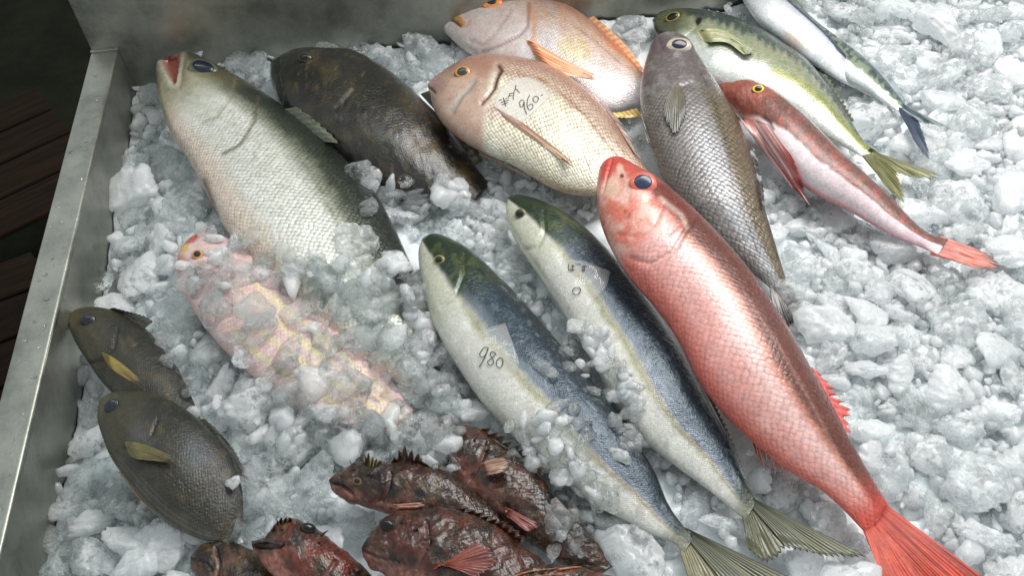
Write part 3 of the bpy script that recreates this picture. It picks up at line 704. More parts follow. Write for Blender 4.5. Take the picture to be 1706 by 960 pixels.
# ---- bream with a price
LD = [(861, 124), (900, 131), (932, 152), (978, 195), (1005, 230), (1031, 262)]
def pD(P, S, T, Q):
    c = mix(lin(218, 206, 178) + 0 * T[..., None], lin(226, 220, 200), fbm(Q, 30, 3, 1))
    c = mix(c, lin(206, 190, 160), ss(.5, .7, fbm(Q, 14, 3, 4)) * .5)
    c = mix(c, lin(186, 152, 130), ss(.38, .72, T + (fbm(Q, 22, 3, 2) - .5) * .3) * .9)
    c = mix(c, lin(164, 110, 92), ss(.72, .95, T) * .7)
    hd = 1 - ss(.265, .30, S + .03 * T)
    c = mix(c, mix(lin(206, 170, 150) + 0 * T[..., None], lin(178, 132, 110), fbm(Q, 16, 4, 5)), hd * .9)
    c = mix(c, lin(166, 116, 92), hd * ss(.25, .7, T) * .8)
    c = mix(c, lin(172, 128, 124), blob(P, 728, 142, 16, 12) * .7)
    G = [(831, 108), (836, 116), (829, 130), (824, 147), (812, 163), (803, 171)]
    c = mix(c, lin(170, 172, 165), line(P, [(790, 138), (767, 161), (752, 184)], 4.5) * .8)
    c = mix(c, lin(130, 100, 80), line(P, [(796, 134), (772, 160), (757, 188)], 1.6) * .6)
    c = mix(c, lin(118, 40, 36), line(P, G, 3.4)); c = mix(c, lin(60, 18, 18), line(P, G, 1.6))
    c = mix(c, lin(214, 176, 160), blob(P, 826, 185, 20, 14, 40) * .6)
    c = mix(c, lin(150, 98, 60), line(P, LD, 1.7) * .85)
    c = mix(c, lin(120, 84, 76), line(P, [(709, 143), (717, 147), (724, 154)], 1.8))
    c = mix(c, lin(200, 168, 120), ss(-.72, -.95, T) * ss(.4, .6, S) * .7)
    return c, 1.0 * ss(.27, .33, S) * (1 - .8 * blob(P, 868, 165, 40, 30)), .10 + 0 * S, .30 + 0 * S
def rD(P, S, T, Q):
    G = [(831, 108), (836, 116), (829, 130), (824, 147), (812, 163), (803, 171)]
    return -2.6 * line(P, G, 3.2) - 1.0 * line(P, [(790, 138), (767, 161), (752, 184)], 4) - 1.6 * line(P, [(707, 142), (717, 147), (724, 154)], 2.2) + 1.0 * blob(P, 771, 121, 18, 14) - .35 * line(P, LD, 2.5) + 1.2 * blob(P, 812, 140, 22, 34, 20)
D_, bD = fish('sea_bream', 'beige bream with clear scales carrying the price label 960',
    [(714,136,711,146),(735,122,716,158),(760,108,722,184),(790,95,738,209),(825,91,770,236),(862,94,808,256),(900,102,845,272),(935,117,880,292),(968,140,915,312),(998,166,948,323),(1022,198,980,326),(1045,235,1012,322),(1065,262,1037,312),(1085,290,1062,318)],
    (.048, .046, .036, .028), .36, pD, rD, scale=.0042, gain=.88, nose=10, tailflat=.75)
eye(D_, bD, 771, 121, 14, 12, 9, (186, 130, 66), (120, 80, 50), (44, 48, 50), .35)
fin(D_, 'pectoral_fin', [(826,180),(832,186),(838,194)], [(958,272),(962,280),(950,276)], (176,120,104), (206,170,130), 8, .06, .06, bD, lift=.6, liftB=1.6, fat=1.0, curve=-3, streak=(150,100,70))
fin(D_, 'dorsal_fin', [(1000,170),(1020,196),(1040,228),(1056,252)], [(1030,196),(1052,224),(1066,252),(1076,276)], (160,120,104), (180,160,150), 11, .04, .038, jag=.6)
fin(D_, 'anal_fin', [(800,255),(840,272),(880,293)], [(808,263),(850,282),(886,300)], (140,104,90), (120,92,84), 8, .035, .034)

# ---- red gurnard
def pG(P, S, T, Q):
    up = ss(.06, .20, T + .25 * (1 - ss(.22, .34, S)) + 1.2 * (1 - ss(.14, .24, S)) + (fbm(Q, 14, 3, 3) - .5) * .15)
    bk = mix(lin(118, 70, 58) + 0 * T[..., None], lin(156, 76, 56), ss(.5, .62, fbm(Q, 10, 4, 2)))
    bk = mix(bk, lin(96, 56, 54), ss(.5, .9, T) * .6)
    be = mix(lin(238, 222, 224) + 0 * T[..., None], lin(232, 196, 204), ss(.3, .9, S) * fbm(Q, 26, 3, 1) * 1.3)
    c = mix(be, bk, up)
    hd = 1 - ss(.19, .24, S)
    c = mix(c, mix(lin(168, 82, 60) + 0 * T[..., None], lin(130, 64, 52), fbm(Q, 12, 4, 7)), hd * .8)
    c = mix(c, lin(206, 100, 84), hd * ss(-.2, -.8, T) * .9)
    c = mix(c, lin(92, 60, 58), blob(P, 1290, 178, 24, 10, 35) * .45)
    c = mix(c, lin(226, 196, 186), blob(P, 1252, 200, 20, 9, -5) * .8)
    c = mix(c, lin(60, 36, 34), line(P, [(1274, 196), (1283, 205), (1288, 214)], 3) * .8)
    c = mix(c, lin(222, 120, 120), ss(-.7, -.98, T) * ss(.3, .5, S) * .8)
    return c, .12 + 0 * S, .03 + 0 * S, .26 + 0 * S
G_, bG = fish('red_gurnard', 'slender red gurnard with white belly and spread red pectoral fin, on the right',
    [(1198,138,1195,142),(1222,138,1202,162),(1250,136,1218,183),(1275,144,1236,200),(1305,161,1256,226),(1340,188,1284,262),(1378,227,1318,294),(1416,266,1356,320),(1455,301,1407,346),(1490,334,1455,375),(1522,368,1496,397),(1550,390,1532,411),(1580,398,1562,426)],
    (.04, .034, .026, .016), .74, pG, lambda P, S, T, Q: -1.2 * line(P, [(1235, 196), (1262, 192), (1283, 205)], 3) + .5 * fbm(Q, 8, 3, 2) * (1 - ss(.15, .3, S)) * 3, scale=.0018, nose=8, gain=.95)
eye(G_, bG, 1263, 149, 10, 8, 6, (226, 190, 70), (120, 70, 40), (14, 14, 14), .4)
fin(G_, 'pectoral_fin', [(1232,197),(1250,199),(1268,203),(1281,208)], [(1304,296),(1352,348),(1350,340),(1322,266)], (214,150,146), (190,62,60), 13, .045, .016, bG, lift=1.5, liftB=6, jag=.1, streak=(240,220,214))
fin(G_, 'tail_fin', [(1578,397),(1574,410),(1562,426)], [(1650,424),(1674,446),(1640,450)], (206,96,80), (222,116,84), 12, .016, .016, jag=.25, streak=(170,44,40))

# ---- dark nibblers at the left rim
def pL(P, S, T, Q, k=0):
    c = mix(lin(66, 64, 54) + 0 * T[..., None], lin(80, 74, 62), fbm(Q, 26, 3, 1))
    c = mix(c, lin(40, 40, 26), ss(.15, .6, T) * .9)
    c = mix(c, lin(124, 122, 122), ss(-.55, -.9, T + (fbm(Q, 30, 3, 4) - .5) * .3) * .85)
    hd = 1 - ss(.22, .30, S)
    c = mix(c, lin(78, 74, 44), hd * .6); c = mix(c, lin(96, 88, 50), (1 - ss(.04, .12, S)) * .8)
    st = .5 + .5 * np.sin(T * 62 + 2.4 * fbm(Q, 60, 2, 5))
    c = mix(c, c * .40, st * ss(.26, .36, S) * ss(.35, -.1, T) * .9)
    c = mix(c, lin(112, 108, 90), ss(.6, .75, fbm(Q, 9, 4, 9)) * .2)
    c = c * (.55 + .9 * fbm(Q, 11, 4, 40))[..., None]; c = mix(c, lin(130, 112, 60), ss(.58, .74, fbm(Q, 24, 3, 41)) * .35)
    c = mix(c, lin(28, 26, 18), line(P, [(196, 548), (190, 580), (172, 600), (150, 606)], 2.5) * .8); c = mix(c, lin(28, 26, 18), line(P, [(262, 700), (252, 726), (232, 742), (205, 748)], 2.5) * .8)
    return c * np.array([1.05, 1.0, .78]), .40 * ss(.25, .35, S), .0 + 0 * S, .42 + 0 * S
def pM(P, S, T, Q):
    c, a, b, d = pL(P, S, T, Q)
    c = mix(c, lin(96, 108, 112), blob(P, 325, 760, 22, 32, -15, .8) * .7)
    c = mix(c, lin(120, 118, 112), blob(P, 235, 732, 16, 24, -25, .8) * .6)
    return c, a, b, d
def gill(pts, a=1.6, wd=3.5): return lambda P, S, T, Q: -a * line(P, pts, wd)
L_, bL = fish('rudderfish', 'dark olive-grey rudderfish with a yellow fin, upper of two by the steel rim',
    [(114,522,113,532),(135,514,117,552),(165,513,129,578),(195,520,146,604),(225,535,165,632),(252,556,188,657),(275,585,215,680),(295,612,245,702),(312,645,275,717),(325,675,300,722),(335,700,320,724)],
    (.018, .01, .0), .40, pL, gill([(196, 548), (190, 580), (172, 600), (150, 606)]), scale=.0024, gain=.50, nose=9, group='dark rudderfish by the rim')
eye(L_, bL, 147, 534, 11, 10, 8, (52, 52, 46), (30, 30, 24), (26, 29, 36), .35)
fin(L_, 'pectoral_fin', [(170,588),(173,596),(177,604)], [(238,634),(234,642),(222,640)], (150,130,30), (92,76,34), 8, .04, .04, bL, lift=.5, liftB=1.4, fat=.6, gain=1.1)
fin(L_, 'dorsal_fin', [(180,516),(205,524),(226,536),(240,548)], [(190,512),(218,520),(244,528),(256,535)], (44,42,30), (50,48,34), 10, .016, .02, gain=1.2, jag=.1)
spine(L_, 'anal_spine', [(170,634),(184,650),(196,662)], .001, (120,92,50), (.012,.01), gain=1.3)
M_, bM = fish('rudderfish', 'dark olive-grey rudderfish with a bluish sheen, lower of two by the steel rim',
    [(168,662,163,676),(190,655,163,702),(222,653,171,730),(255,657,184,762),(285,668,204,792),(313,685,228,822),(338,706,253,850),(362,732,280,874),(384,762,310,890),(398,795,338,900),(405,830,362,902),(404,860,380,897)],
    (.04, .03, .012), .40, pM, gill([(262, 700), (252, 726), (232, 742), (205, 748)]), scale=.0024, gain=.44, nose=11, group='dark rudderfish by the rim')
eye(M_, bM, 186, 677, 10, 12, 8, (50, 50, 44), (28, 28, 22), (28, 32, 40), .3, 30)
fin(M_, 'pectoral_fin', [(208,738),(211,748),(215,758)], [(296,762),(290,772),(276,772)], (98,90,34), (74,62,28), 9, .05, .05, bM, lift=.5, liftB=1.4, fat=.6, gain=1.1)
fin(M_, 'dorsal_fin', [(330,700),(356,726),(380,758),(396,790)], [(342,698),(368,722),(394,756),(417,802)], (36,36,28), (30,30,24), 14, .02, .02, gain=1.3, jag=.1)
spine(M_, 'anal_spine', [(200,786),(240,838),(296,886)], .0012, (140,110,70), (.018,.004), gain=1.3)

# ---- red and yellow bream buried under ice
def pS(P, S, T, Q):
    c = mix(lin(226, 206, 200) + 0 * T[..., None], lin(212, 160, 156), fbm(Q, 24, 4, 1))
    for t0 in (-.55, -.15, .2, .5):
        c = mix(c, lin(224, 214, 140), np.exp(-((T - t0) / .06) ** 2) * (.45 + .4 * ss(.3, .6, fbm(Q, 20, 3, 2))) * ss(.25, .4, S))
    c = mix(c, lin(214, 170, 70), blob(P, 303, 412, 12, 9)); c = mix(c, lin(190, 70, 50), blob(P, 318, 396, 14, 9, -30)); c = mix(c, lin(196, 100, 76), blob(P, 300, 440, 14, 16) * .7)
    return c, .4 * ss(.2, .3, S), .05 + 0 * S, .3 + 0 * S
S_, bS = fish('threadfin_bream', 'pink bream with yellow stripes mostly buried under ice at the middle left',
    [(312,398,292,425),(335,390,295,455),(375,395,312,502),(420,418,342,548),(465,448,378,590),(510,485,422,630),(555,525,472,664),(600,570,527,694),(640,615,582,712),(670,660,632,718),(692,698,672,720)],
    (.012, .006, .0), .40, pS, None, scale=.004, gain=1.0, nose=16)
eye(S_, bS, 330, 425, 10, 9, 6, (196, 150, 80), (180, 80, 60), (40, 34, 34), .4)

# ---- the two yellowtails
def pY(seed):
    def f(P, S, T, Q):
        c = mix(lin(214, 214, 204) + 0 * T[..., None], lin(232, 228, 216), fbm(Q, 36, 3, seed))
        c = mix(c, lin(196, 184, 196), ss(.45, .8, S) * ss(-.5, .2, T) * .7)
        c = mix(c, lin(176, 160, 160), ss(.55, .72, fbm(Q, 20, 4, seed + 3)) * ss(.35, .6, S) * .45)
        e = (fbm(Q, 30, 3, seed + 1) - .5) * .16 + .22
        c = mix(c, lin(140, 134, 74), np.exp(-((T + e - .14) / .10) ** 2) * .75 * ss(.1, .3, S))
        c = mix(c, lin(106, 126, 148), ss(.18, .34, T + e) * .9)
        c = mix(c, lin(36, 66, 84), ss(.34, .55, T + e))
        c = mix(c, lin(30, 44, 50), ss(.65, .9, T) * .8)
        c = mix(c, lin(150, 165, 176), ss(.60, .74, fbm(Q, 12, 5, seed + 6, 5)) * ss(.2, .5, T) * .4)
        hd = 1 - ss(.15, .27, S)
        c = mix(c, mix(lin(42, 64, 42) + 0 * T[..., None], lin(84, 100, 50), ss(.45, .7, fbm(Q, 12, 4, seed + 4))), hd * ss(.05, .28, T + e))
        c = mix(c, lin(206, 204, 180), hd * ss(.0, -.2, T))
        c = mix(c, lin(84, 90, 56), ss(.90, 1, S) * .8)
        return mix(c, c * .62, ss(.1, .3, T + e)), .25 * ss(.2, .3, S), .22 + 0 * S, .22 + 0 * S
    return f
def rY(g): return lambda P, S, T, Q: -1.6 * line(P, g, 3.5) + .5 * fbm(Q, 30, 3, 8)
GJ = [(905, 352), (908, 385), (895, 412), (872, 418)]; GI = [(772, 425), (774, 455), (760, 490), (735, 510)]
J_, bJ = fish('yellowtail', 'blue-backed young yellowtail lying alongside the long red fish',
    [(848,327,842,334),(868,326,842,350),(905,338,848,380),(945,360,866,414),(985,390,892,452),(1025,430,922,498),(1065,480,955,550),(1105,535,990,612),(1140,590,1022,670),(1166,642,1058,722),(1190,690,1105,762),(1212,730,1152,797),(1228,772,1190,825),(1245,812,1222,852),(1262,838,1243,868)],
    (.026, .02, .018, .012), .58, pY(11), rY(GJ), scale=.0016, gain=.92, nose=12, group='young yellowtails in the middle')
eye(J_, bJ, 867, 357, 10, 10, 6.5, (86, 96, 58), (150, 140, 80), (14, 18, 24), .3)
fin(J_, 'tail_fin', [(1258,834),(1264,842),(1262,852)], [(1452,932),(1390,930),(1312,914)], (54,62,36), (74,76,22), 13, .014, .014, jag=.07, gain=.8, streak=(96,98,40))
fin(J_, 'tail_fin', [(1260,850),(1252,862),(1242,870)], [(1312,914),(1282,940),(1246,916)], (76,78,26), (80,80,22), 9, .013, .012, jag=.07, gain=.8)
fin(J_, 'dorsal_fin', [(1155,615),(1180,662),(1204,710),(1224,758),(1240,800)], [(1160,612),(1186,660),(1210,706),(1230,755),(1245,797)], (50,62,60), (90,96,80), 22, .02, .02, jag=.5)
I_, bI = fish('yellowtail', 'white-bellied young yellowtail carrying the price label 980, tail at the bottom edge',
    [(706,394,700,402),(724,391,696,422),(750,398,699,455),(780,415,706,492),(812,442,717,532),(848,478,738,574),(885,518,764,616),(925,565,796,662),(965,612,836,707),(1003,655,880,754),(1035,695,930,797),(1062,740,986,840),(1090,785,1045,870),(1114,842,1092,893),(1142,882,1124,907),(1160,896,1138,924)],
    (.022, .02, .016, .008), .58, pY(31), rY(GI), scale=.0016, gain=.92, nose=12, group='young yellowtails in the middle')
eye(I_, bI, 732, 434, 9.5, 9.5, 6, (110, 108, 66), (160, 140, 80), (14, 18, 24), .3)
fin(I_, 'tail_fin', [(1150,886),(1162,896),(1158,908)], [(1400,1002),(1310,1010),(1220,990)], (48,58,36), (80,80,24), 13, .010, .012, jag=.07, gain=.8, streak=(100,98,38))
fin(I_, 'tail_fin', [(1158,904),(1148,920),(1138,926)], [(1225,992),(1200,1040),(1160,1010)], (120,110,70), (100,100,44), 9, .009, .010)

# ---- grey big-eyed fish
LE = [(1168, 120), (1190, 170), (1206, 225), (1220, 300), (1240, 360), (1262, 420)]
def pE(P, S, T, Q):
    c = mix(lin(124, 116, 112) + 0 * T[..., None], lin(142, 134, 130), fbm(Q, 22, 3, 1))
    c = mix(c, lin(186, 186, 190), np.exp(-((T - .05) / .30) ** 2) * ss(.3, .5, S) * .75)
    c = mix(c, lin(116, 98, 70), ss(.40, .48, T) * ss(.2, .35, S) * .95)
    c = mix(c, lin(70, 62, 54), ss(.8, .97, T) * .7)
    c = mix(c, lin(96, 88, 78), ss(-.4, -.85, T) * .5)
    hd = 1 - ss(.22, .30, S)
    c = mix(c, mix(lin(118, 104, 104) + 0 * T[..., None], lin(150, 142, 138), ss(.45, .7, fbm(Q, 12, 4, 4))), hd * .85)
    c = mix(c, lin(112, 84, 92), blob(P, 1096, 72, 16, 18) * .7)
    c = mix(c, lin(70, 60, 50), line(P, LE, 1.6) * .7)
    return c, 1.15 * ss(.20, .32, S), .14 + 0 * S, .27 + 0 * S
E_, bE = fish('rosy_seabass', 'grey scaly fish with a large eye and dark pectoral fin, head at the back',
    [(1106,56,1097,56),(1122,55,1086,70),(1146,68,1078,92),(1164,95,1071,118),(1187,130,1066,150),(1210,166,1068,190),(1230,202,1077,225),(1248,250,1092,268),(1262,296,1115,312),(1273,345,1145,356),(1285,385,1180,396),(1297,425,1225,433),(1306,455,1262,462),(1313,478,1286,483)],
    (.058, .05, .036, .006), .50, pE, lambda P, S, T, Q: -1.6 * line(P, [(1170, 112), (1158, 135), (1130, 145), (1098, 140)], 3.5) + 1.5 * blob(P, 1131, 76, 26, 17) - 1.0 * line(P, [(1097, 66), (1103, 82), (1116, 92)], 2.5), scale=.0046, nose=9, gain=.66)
eye(E_, bE, 1131, 76, 20, 14, 12.5, (160, 148, 132), (196, 188, 176), (24, 24, 40), .35)
fin(E_, 'pectoral_fin', [(1122,142),(1128,139),(1134,143)], [(1104,196),(1124,226),(1143,192)], (110,100,84), (62,60,50), 13, .07, .07, bE, lift=1.0, liftB=3.0, fat=.3, jag=.08)
fin(E_, 'pelvic_fin', [(1068,190),(1072,205)], [(1078,238),(1088,250)], (150,146,138), (120,116,108), 6, .055, .05)
fin(E_, 'dorsal_fin', [(1246,240),(1256,275),(1266,310),(1272,342)], [(1258,248),(1268,282),(1275,318),(1276,350)], (56,54,52), (40,42,46), 12, .05, .045, jag=.35, streak=(150,156,160))
fin(E_, 'tail_fin', [(1313,478),(1300,481),(1286,483)], [(1366,552),(1330,540),(1300,572)], (70,66,60), (56,52,50), 14, .008, .000)

# ---- long red snapper on top
LK = [(1110, 365), (1180, 420), (1240, 490), (1300, 580), (1345, 660), (1390, 745), (1430, 820), (1465, 870)]
def pK(P, S, T, Q):
    c = mix(lin(226, 166, 158) + 0 * T[..., None], lin(220, 138, 126), fbm(Q, 34, 4, 1))
    c = mix(c, lin(236, 196, 190), np.exp(-((T - .05) / .28) ** 2) * .65)
    c = mix(c, lin(222, 96, 74), ss(-.5, -.92, T) * .85)
    e = (fbm(Q, 26, 3, 2) - .5) * .1
    c = mix(c, lin(190, 112, 84), ss(.18, .36, T + e) * .8)
    c = mix(c, lin(92, 36, 22), ss(.32, .50, T + e) * .93)
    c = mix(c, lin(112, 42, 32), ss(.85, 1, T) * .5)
    hd = 1 - ss(.20, .25, S)
    h = mix(lin(218, 110, 86) + 0 * T[..., None], lin(232, 176, 160), ss(.4, .7, fbm(Q, 20, 4, 5)))
    h = mix(h, lin(206, 74, 56), ss(.15, .5, T) * .8); h = mix(h, lin(118, 40, 26), ss(.38, .55, T) * ss(.09, .14, S))
    h = mix(h, lin(202, 62, 48), 1 - ss(.03, .085, S))
    c = mix(c, h, hd)
    c = mix(c, lin(228, 182, 158), blob(P, 1020, 312, 14, 18, 25)); c = mix(c, lin(228, 182, 158), blob(P, 1034, 285, 6, 13, -10) * .9)
    c = mix(c, lin(110, 60, 44), blob(P, 1036, 293, 4, 4))
    c = mix(c, lin(150, 92, 84), blob(P, 1048, 360, 3, 6, 15) * .8); c = mix(c, lin(178, 70, 40), blob(P, 1042, 352, 4, 3))
    c = mix(c, lin(176, 52, 44), line(P, [(1142, 370), (1128, 382), (1116, 392)], 3) * .85)
    c = mix(c, lin(236, 206, 186), line(P, [(1100, 330), (1118, 345), (1135, 358), (1145, 378)], 4) * .5)
    c = mix(c, lin(212, 60, 44), ss(.93, .99, S) * .9)
    c = mix(c, lin(120, 50, 36), blob(P, 1478, 868, 10, 24, -55) * .6)
    c = mix(c, lin(228, 170, 150), line(P, LK[2:], 3.0) * .2)  # pale highlight along the upper flank, painted into the skin colour
    c = mix(c, lin(206, 66, 44), ss(.86, 1, S) * .85)
    return c, .55 * ss(.2, .3, S), .07 + 0 * S, .28 + 0 * S
def rK(P, S, T, Q):
    return (-1.8 * line(P, [(1160, 360), (1142, 385), (1120, 420), (1085, 440), (1050, 430)], 4.0) - 1.0 * line(P, [(1105, 340), (1092, 372), (1060, 395), (1030, 392)], 4)
            - 2.0 * line(P, [(1020, 262), (1012, 290), (1004, 318)], 2.6) + 1.2 * blob(P, 1071, 307, 24, 22))
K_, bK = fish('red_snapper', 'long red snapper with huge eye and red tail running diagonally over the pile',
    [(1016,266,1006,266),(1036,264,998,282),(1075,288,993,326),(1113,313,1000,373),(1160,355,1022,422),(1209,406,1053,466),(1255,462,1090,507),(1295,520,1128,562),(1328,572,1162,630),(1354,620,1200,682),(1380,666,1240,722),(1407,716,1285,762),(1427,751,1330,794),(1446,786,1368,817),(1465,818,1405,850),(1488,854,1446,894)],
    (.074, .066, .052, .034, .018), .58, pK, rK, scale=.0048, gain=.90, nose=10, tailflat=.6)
eye(K_, bK, 1071, 306, 23, 21, 15.5, (196, 96, 84), (206, 120, 100), (38, 44, 66), .32)
fin(K_, 'tail_fin', [(1486,850),(1478,868),(1466,884)], [(1700,1010),(1640,1012),(1560,990)], (200,70,48), (224,70,34), 14, .024, .014, jag=.1, streak=(160,44,30))
fin(K_, 'tail_fin', [(1470,878),(1458,888),(1446,896)], [(1565,992),(1540,1030),(1500,1040)], (214,84,60), (222,74,44), 11, .024, .014, jag=.1)
fin(K_, 'dorsal_fin', [(1352,612),(1372,648),(1392,686),(1410,720)], [(1366,622),(1424,684),(1416,700),(1423,728)], (206,84,76), (214,70,60), 9, .034, .028, jag=.45)
fin(K_, 'anal_fin', [(1246,722),(1268,742),(1290,760),(1312,778)], [(1266,780),(1288,808),(1306,802),(1322,806)], (222,110,88), (230,170,150), 9, .028, .014, jag=.7)

# ---- rockfish at the bottom
RL = {3: ([(360,915),(366,940),(360,965)], [(318,932),(340,936),(352,950)]), 13: ([(812,742),(800,775),(782,800)], [(731,712),(750,722),(760,740)]),
      23: ([(652,790),(648,815),(636,836)], [(547,803),(570,811),(588,824)]), 33: ([(560,935),(548,955),(530,975)], [(420,911),(450,913),(482,908)]),
      43: ([(712,872),(716,905),(700,935),(670,955)], [(601,918),(630,930),(662,936)]), 53: ([(900,955),(905,975)], [(840,970),(860,975)])}
def pR(seed, red=0., pink=.5):
    def f(P, S, T, Q):
        c = mix(lin(60, 42, 26) + 0 * T[..., None], lin(108, 62, 36), ss(.42, .66, fbm(Q, 22, 4, seed)))
        c = mix(c, lin(26, 20, 15), ss(.5, .72, fbm(Q, 15, 4, seed + 2)) * .8)
        c = mix(c, lin(124, 104, 54), ss(.56, .72, fbm(Q, 10, 4, seed + 5)) * .6)
        c = mix(c, lin(150, 48, 30), red * ss(.35, .6, fbm(Q, 28, 3, seed + 7)))
        b = ss(-.15, -.75, T + (fbm(Q, 20, 3, seed + 8) - .5) * .9) * (1 - .9 * ss(.3, .6, S)) * pink * 1.1
        c = mix(c, mix(lin(200, 132, 116) + 0 * T[..., None], lin(182, 98, 74), fbm(Q, 14, 4, seed + 9)), np.clip(b, 0, .95))
        c = c * (.2 + 1.5 * fbm(Q, 6, 4, seed + 12))[..., None]
        c = mix(c, lin(14, 9, 8), np.maximum(line(P, RL[seed][0], 2.2), line(P, RL[seed][1], 2.0)) * .85)
        c = mix(c, lin(210, 140, 124), line(P, [(x - 4, y + 3) for x, y in RL[seed][0]], 2.6) * .45)
        c = mix(c, lin(18, 14, 12), (1 - ss(.0, .035, S)) * .8)
        return c, .35 * ss(.3, .5, S), .0 + 0 * S, .24 + 0 * S
    return f
def rR(g, sd=None):
    def f(P, S, T, Q):
        mo = next(m for q, m in RL.values() if q[0] == g[0])
        r = -2.4 * line(P, g, 3.2) - 2.0 * line(P, mo, 2.6) + 2.6 * (fbm(Q, 16, 4, 3) - .4) * (1 - .6 * ss(.2, .5, S))
        return r
    return f
RG = 'brown rockfish along the bottom'
R_, bR = fish('rockfish', 'blackish rockfish in the bottom left corner of the rockfish heap, mostly cropped',
    [(322,920,314,938),(345,905,322,960),(380,905,345,990),(415,915,375,1015),(450,935,410,1030),(480,960,445,1035),(505,990,480,1030)], (.006, .004), .6, pR(3, 0, .15), rR(RL[3][0]), scale=.0024, gain=.55, lump=4, nose=10, group=RG)
P_, bP = fish('rockfish', 'brown and pink rockfish with head turned up, beside the white-bellied yellowtail',
    [(738,698,730,706),(765,708,728,735),(800,718,740,775),(835,742,765,808),(870,765,795,838),(900,795,828,862),(930,830,862,888),(960,865,895,912),(985,895,930,935),(1005,925,965,950),(1020,945,1000,958)],
    (.016, .012, .004), .6, pR(13, .1, 1.0), rR([(812,742),(800,775),(782,800)]), scale=.0026, gain=.40, lump=5, nose=10, group=RG)
eye(P_, bP, 748, 772, 10, 9, 7, (70, 56, 50), (40, 30, 26), (8, 8, 12), .6)
fin(P_, 'pectoral_fin', [(800,776),(802,784),(806,790)], [(838,762),(852,772),(840,786)], (150,100,84), (150,120,90), 8, .04, .04, bP, lift=.8, liftB=4, fat=.3, streak=(110,70,50))
fin(P_, 'pelvic_fin', [(842,846),(841,852),(840,857)], [(900,874),(896,884),(880,888)], (120,56,44), (130,50,40), 7, .03, .03, bP, lift=.8, liftB=3)
fin(P_, 'dorsal_fin', [(800,716),(835,740),(870,763),(900,793)], [(818,708),(852,728),(886,752),(914,784)], (60,46,34), (86,64,40), 9, .02, .024, jag=.6)
N_, bN = fish('rockfish', 'brown rockfish with spiny back and pointed snout, highest one at the left of the heap',
    [(550,797,546,803),(570,782,556,824),(600,772,588,840),(640,772,624,853),(680,768,658,860),(715,776,693,868),(750,788,728,878),(785,812,765,888),(815,840,800,898),(845,870,832,908),(870,892,862,912)],
    (.03, .024, .01), .62, pR(23, .1, .7), rR([(652,790),(648,815),(636,836)]), scale=.0026, gain=.40, lump=5, nose=10, group=RG)
eye(N_, bN, 596, 803, 9, 7, 5, (120, 90, 70), (60, 40, 34), (20, 16, 18), .5, 30)
fin(N_, 'dorsal_fin', [(606,776),(616,782),(628,778)], [(592,744),(616,752),(640,770)], (96,84,44), (120,104,50), 6, .045, .055, jag=.5, streak=(50,36,50))
fin(N_, 'dorsal_fin', [(652,772),(676,768),(700,774),(724,784)], [(652,764),(674,738),(706,758),(742,774)], (52,36,28), (70,44,32), 8, .03, .036, jag=.5)
fin(N_, 'pectoral_fin', [(650,842),(652,845),(655,848)], [(706,838),(712,842),(704,845)], (170,110,90), (170,120,96), 4, .04, .04, bN, lift=.8, liftB=2.5)
Q_, bQ = fish('rockfish', 'orange-red rockfish head with dark lips at the bottom edge',
    [(422,906,418,914),(445,893,430,932),(468,872,446,952),(500,868,472,982),(530,884,505,1005),(560,905,540,1020),(590,930,575,1025),(615,955,605,1025),(635,985,628,1015)],
    (.026, .022, .012), .62, pR(33, .5, 1.25), rR([(560,935),(548,955),(530,975)]), scale=.0026, gain=.64, lump=4, nose=8, group=RG)
eye(Q_, bQ, 513, 882, 13, 9, 9, (40, 32, 26), (30, 22, 20), (8, 10, 16), .7)
fin(Q_, 'dorsal_fin', [(452,890),(468,876),(486,870)], [(454,868),(462,860),(488,862)], (90,60,40), (60,36,26), 5, .03, .04, jag=.6)
fin(Q_, 'mouth_lip', [(420,910),(440,904),(470,912)], [(419,903),(444,898),(472,906)], (30,22,20), (60,40,36), 3, .04, .04, bQ, lift=1.0, liftB=2.0, jag=.0)
O_, bO = fish('rockfish', 'large red-brown rockfish with bulging black eye and orange pectoral fin',
    [(605,905,600,922),(630,874,611,942),(665,858,638,960),(705,850,673,987),(750,850,713,1008),(795,862,755,1022),(835,884,800,1032),(870,910,845,1037),(905,937,885,1037),(940,967,920,1032),(970,990,955,1022)],
    (.042, .036, .018), .56, pR(43, .45, .8), rR([(712,872),(716,905),(700,935),(670,955)]), scale=.0028, gain=.38, lump=5, nose=12, group=RG)
eye(O_, bO, 646, 876, 15, 10, 11, (46, 36, 28), (30, 22, 18), (6, 8, 14), .75, 25)
fin(O_, 'pectoral_fin', [(722,950),(724,944),(728,938)], [(802,900),(836,930),(800,965)], (150,60,28), (96,24,14), 10, .06, .06, bO, lift=1.2, liftB=3.5, jag=.1)
fin(O_, 'dorsal_fin', [(760,850),(800,864),(836,884),(866,906)], [(778,842),(816,856),(852,874),(880,898)], (56,40,28), (90,50,30), 9, .034, .04, jag=.6)
U_, bU = fish('rockfish', 'brown rockfish with orange spines at the bottom edge, right end of the heap',
    [(842,964,838,976),(872,950,850,1000),(920,944,890,1030),(970,946,940,1045),(1020,962,990,1040),(1060,988,1040,1030)], (.042, .034), .5, pR(53, .45, .3), rR([(900,955),(905,975)]), scale=.0026, gain=.6, lump=5, nose=10, group=RG)
for a in ([(845,966),(880,954),(930,947)], [(850,972),(890,962),(950,955)], [(930,950),(970,946),(1010,956)]):
    spine(U_, 'fin_spine', a, .0010, (150,92,60), bv=bU, lift=1.6)
for a in ([(846,850),(872,862),(896,880)], [(842,852),(866,872),(880,886)]):
    spine(P_, 'fin_spine', a, .0011, (190,100,84), bv=bP, lift=4)

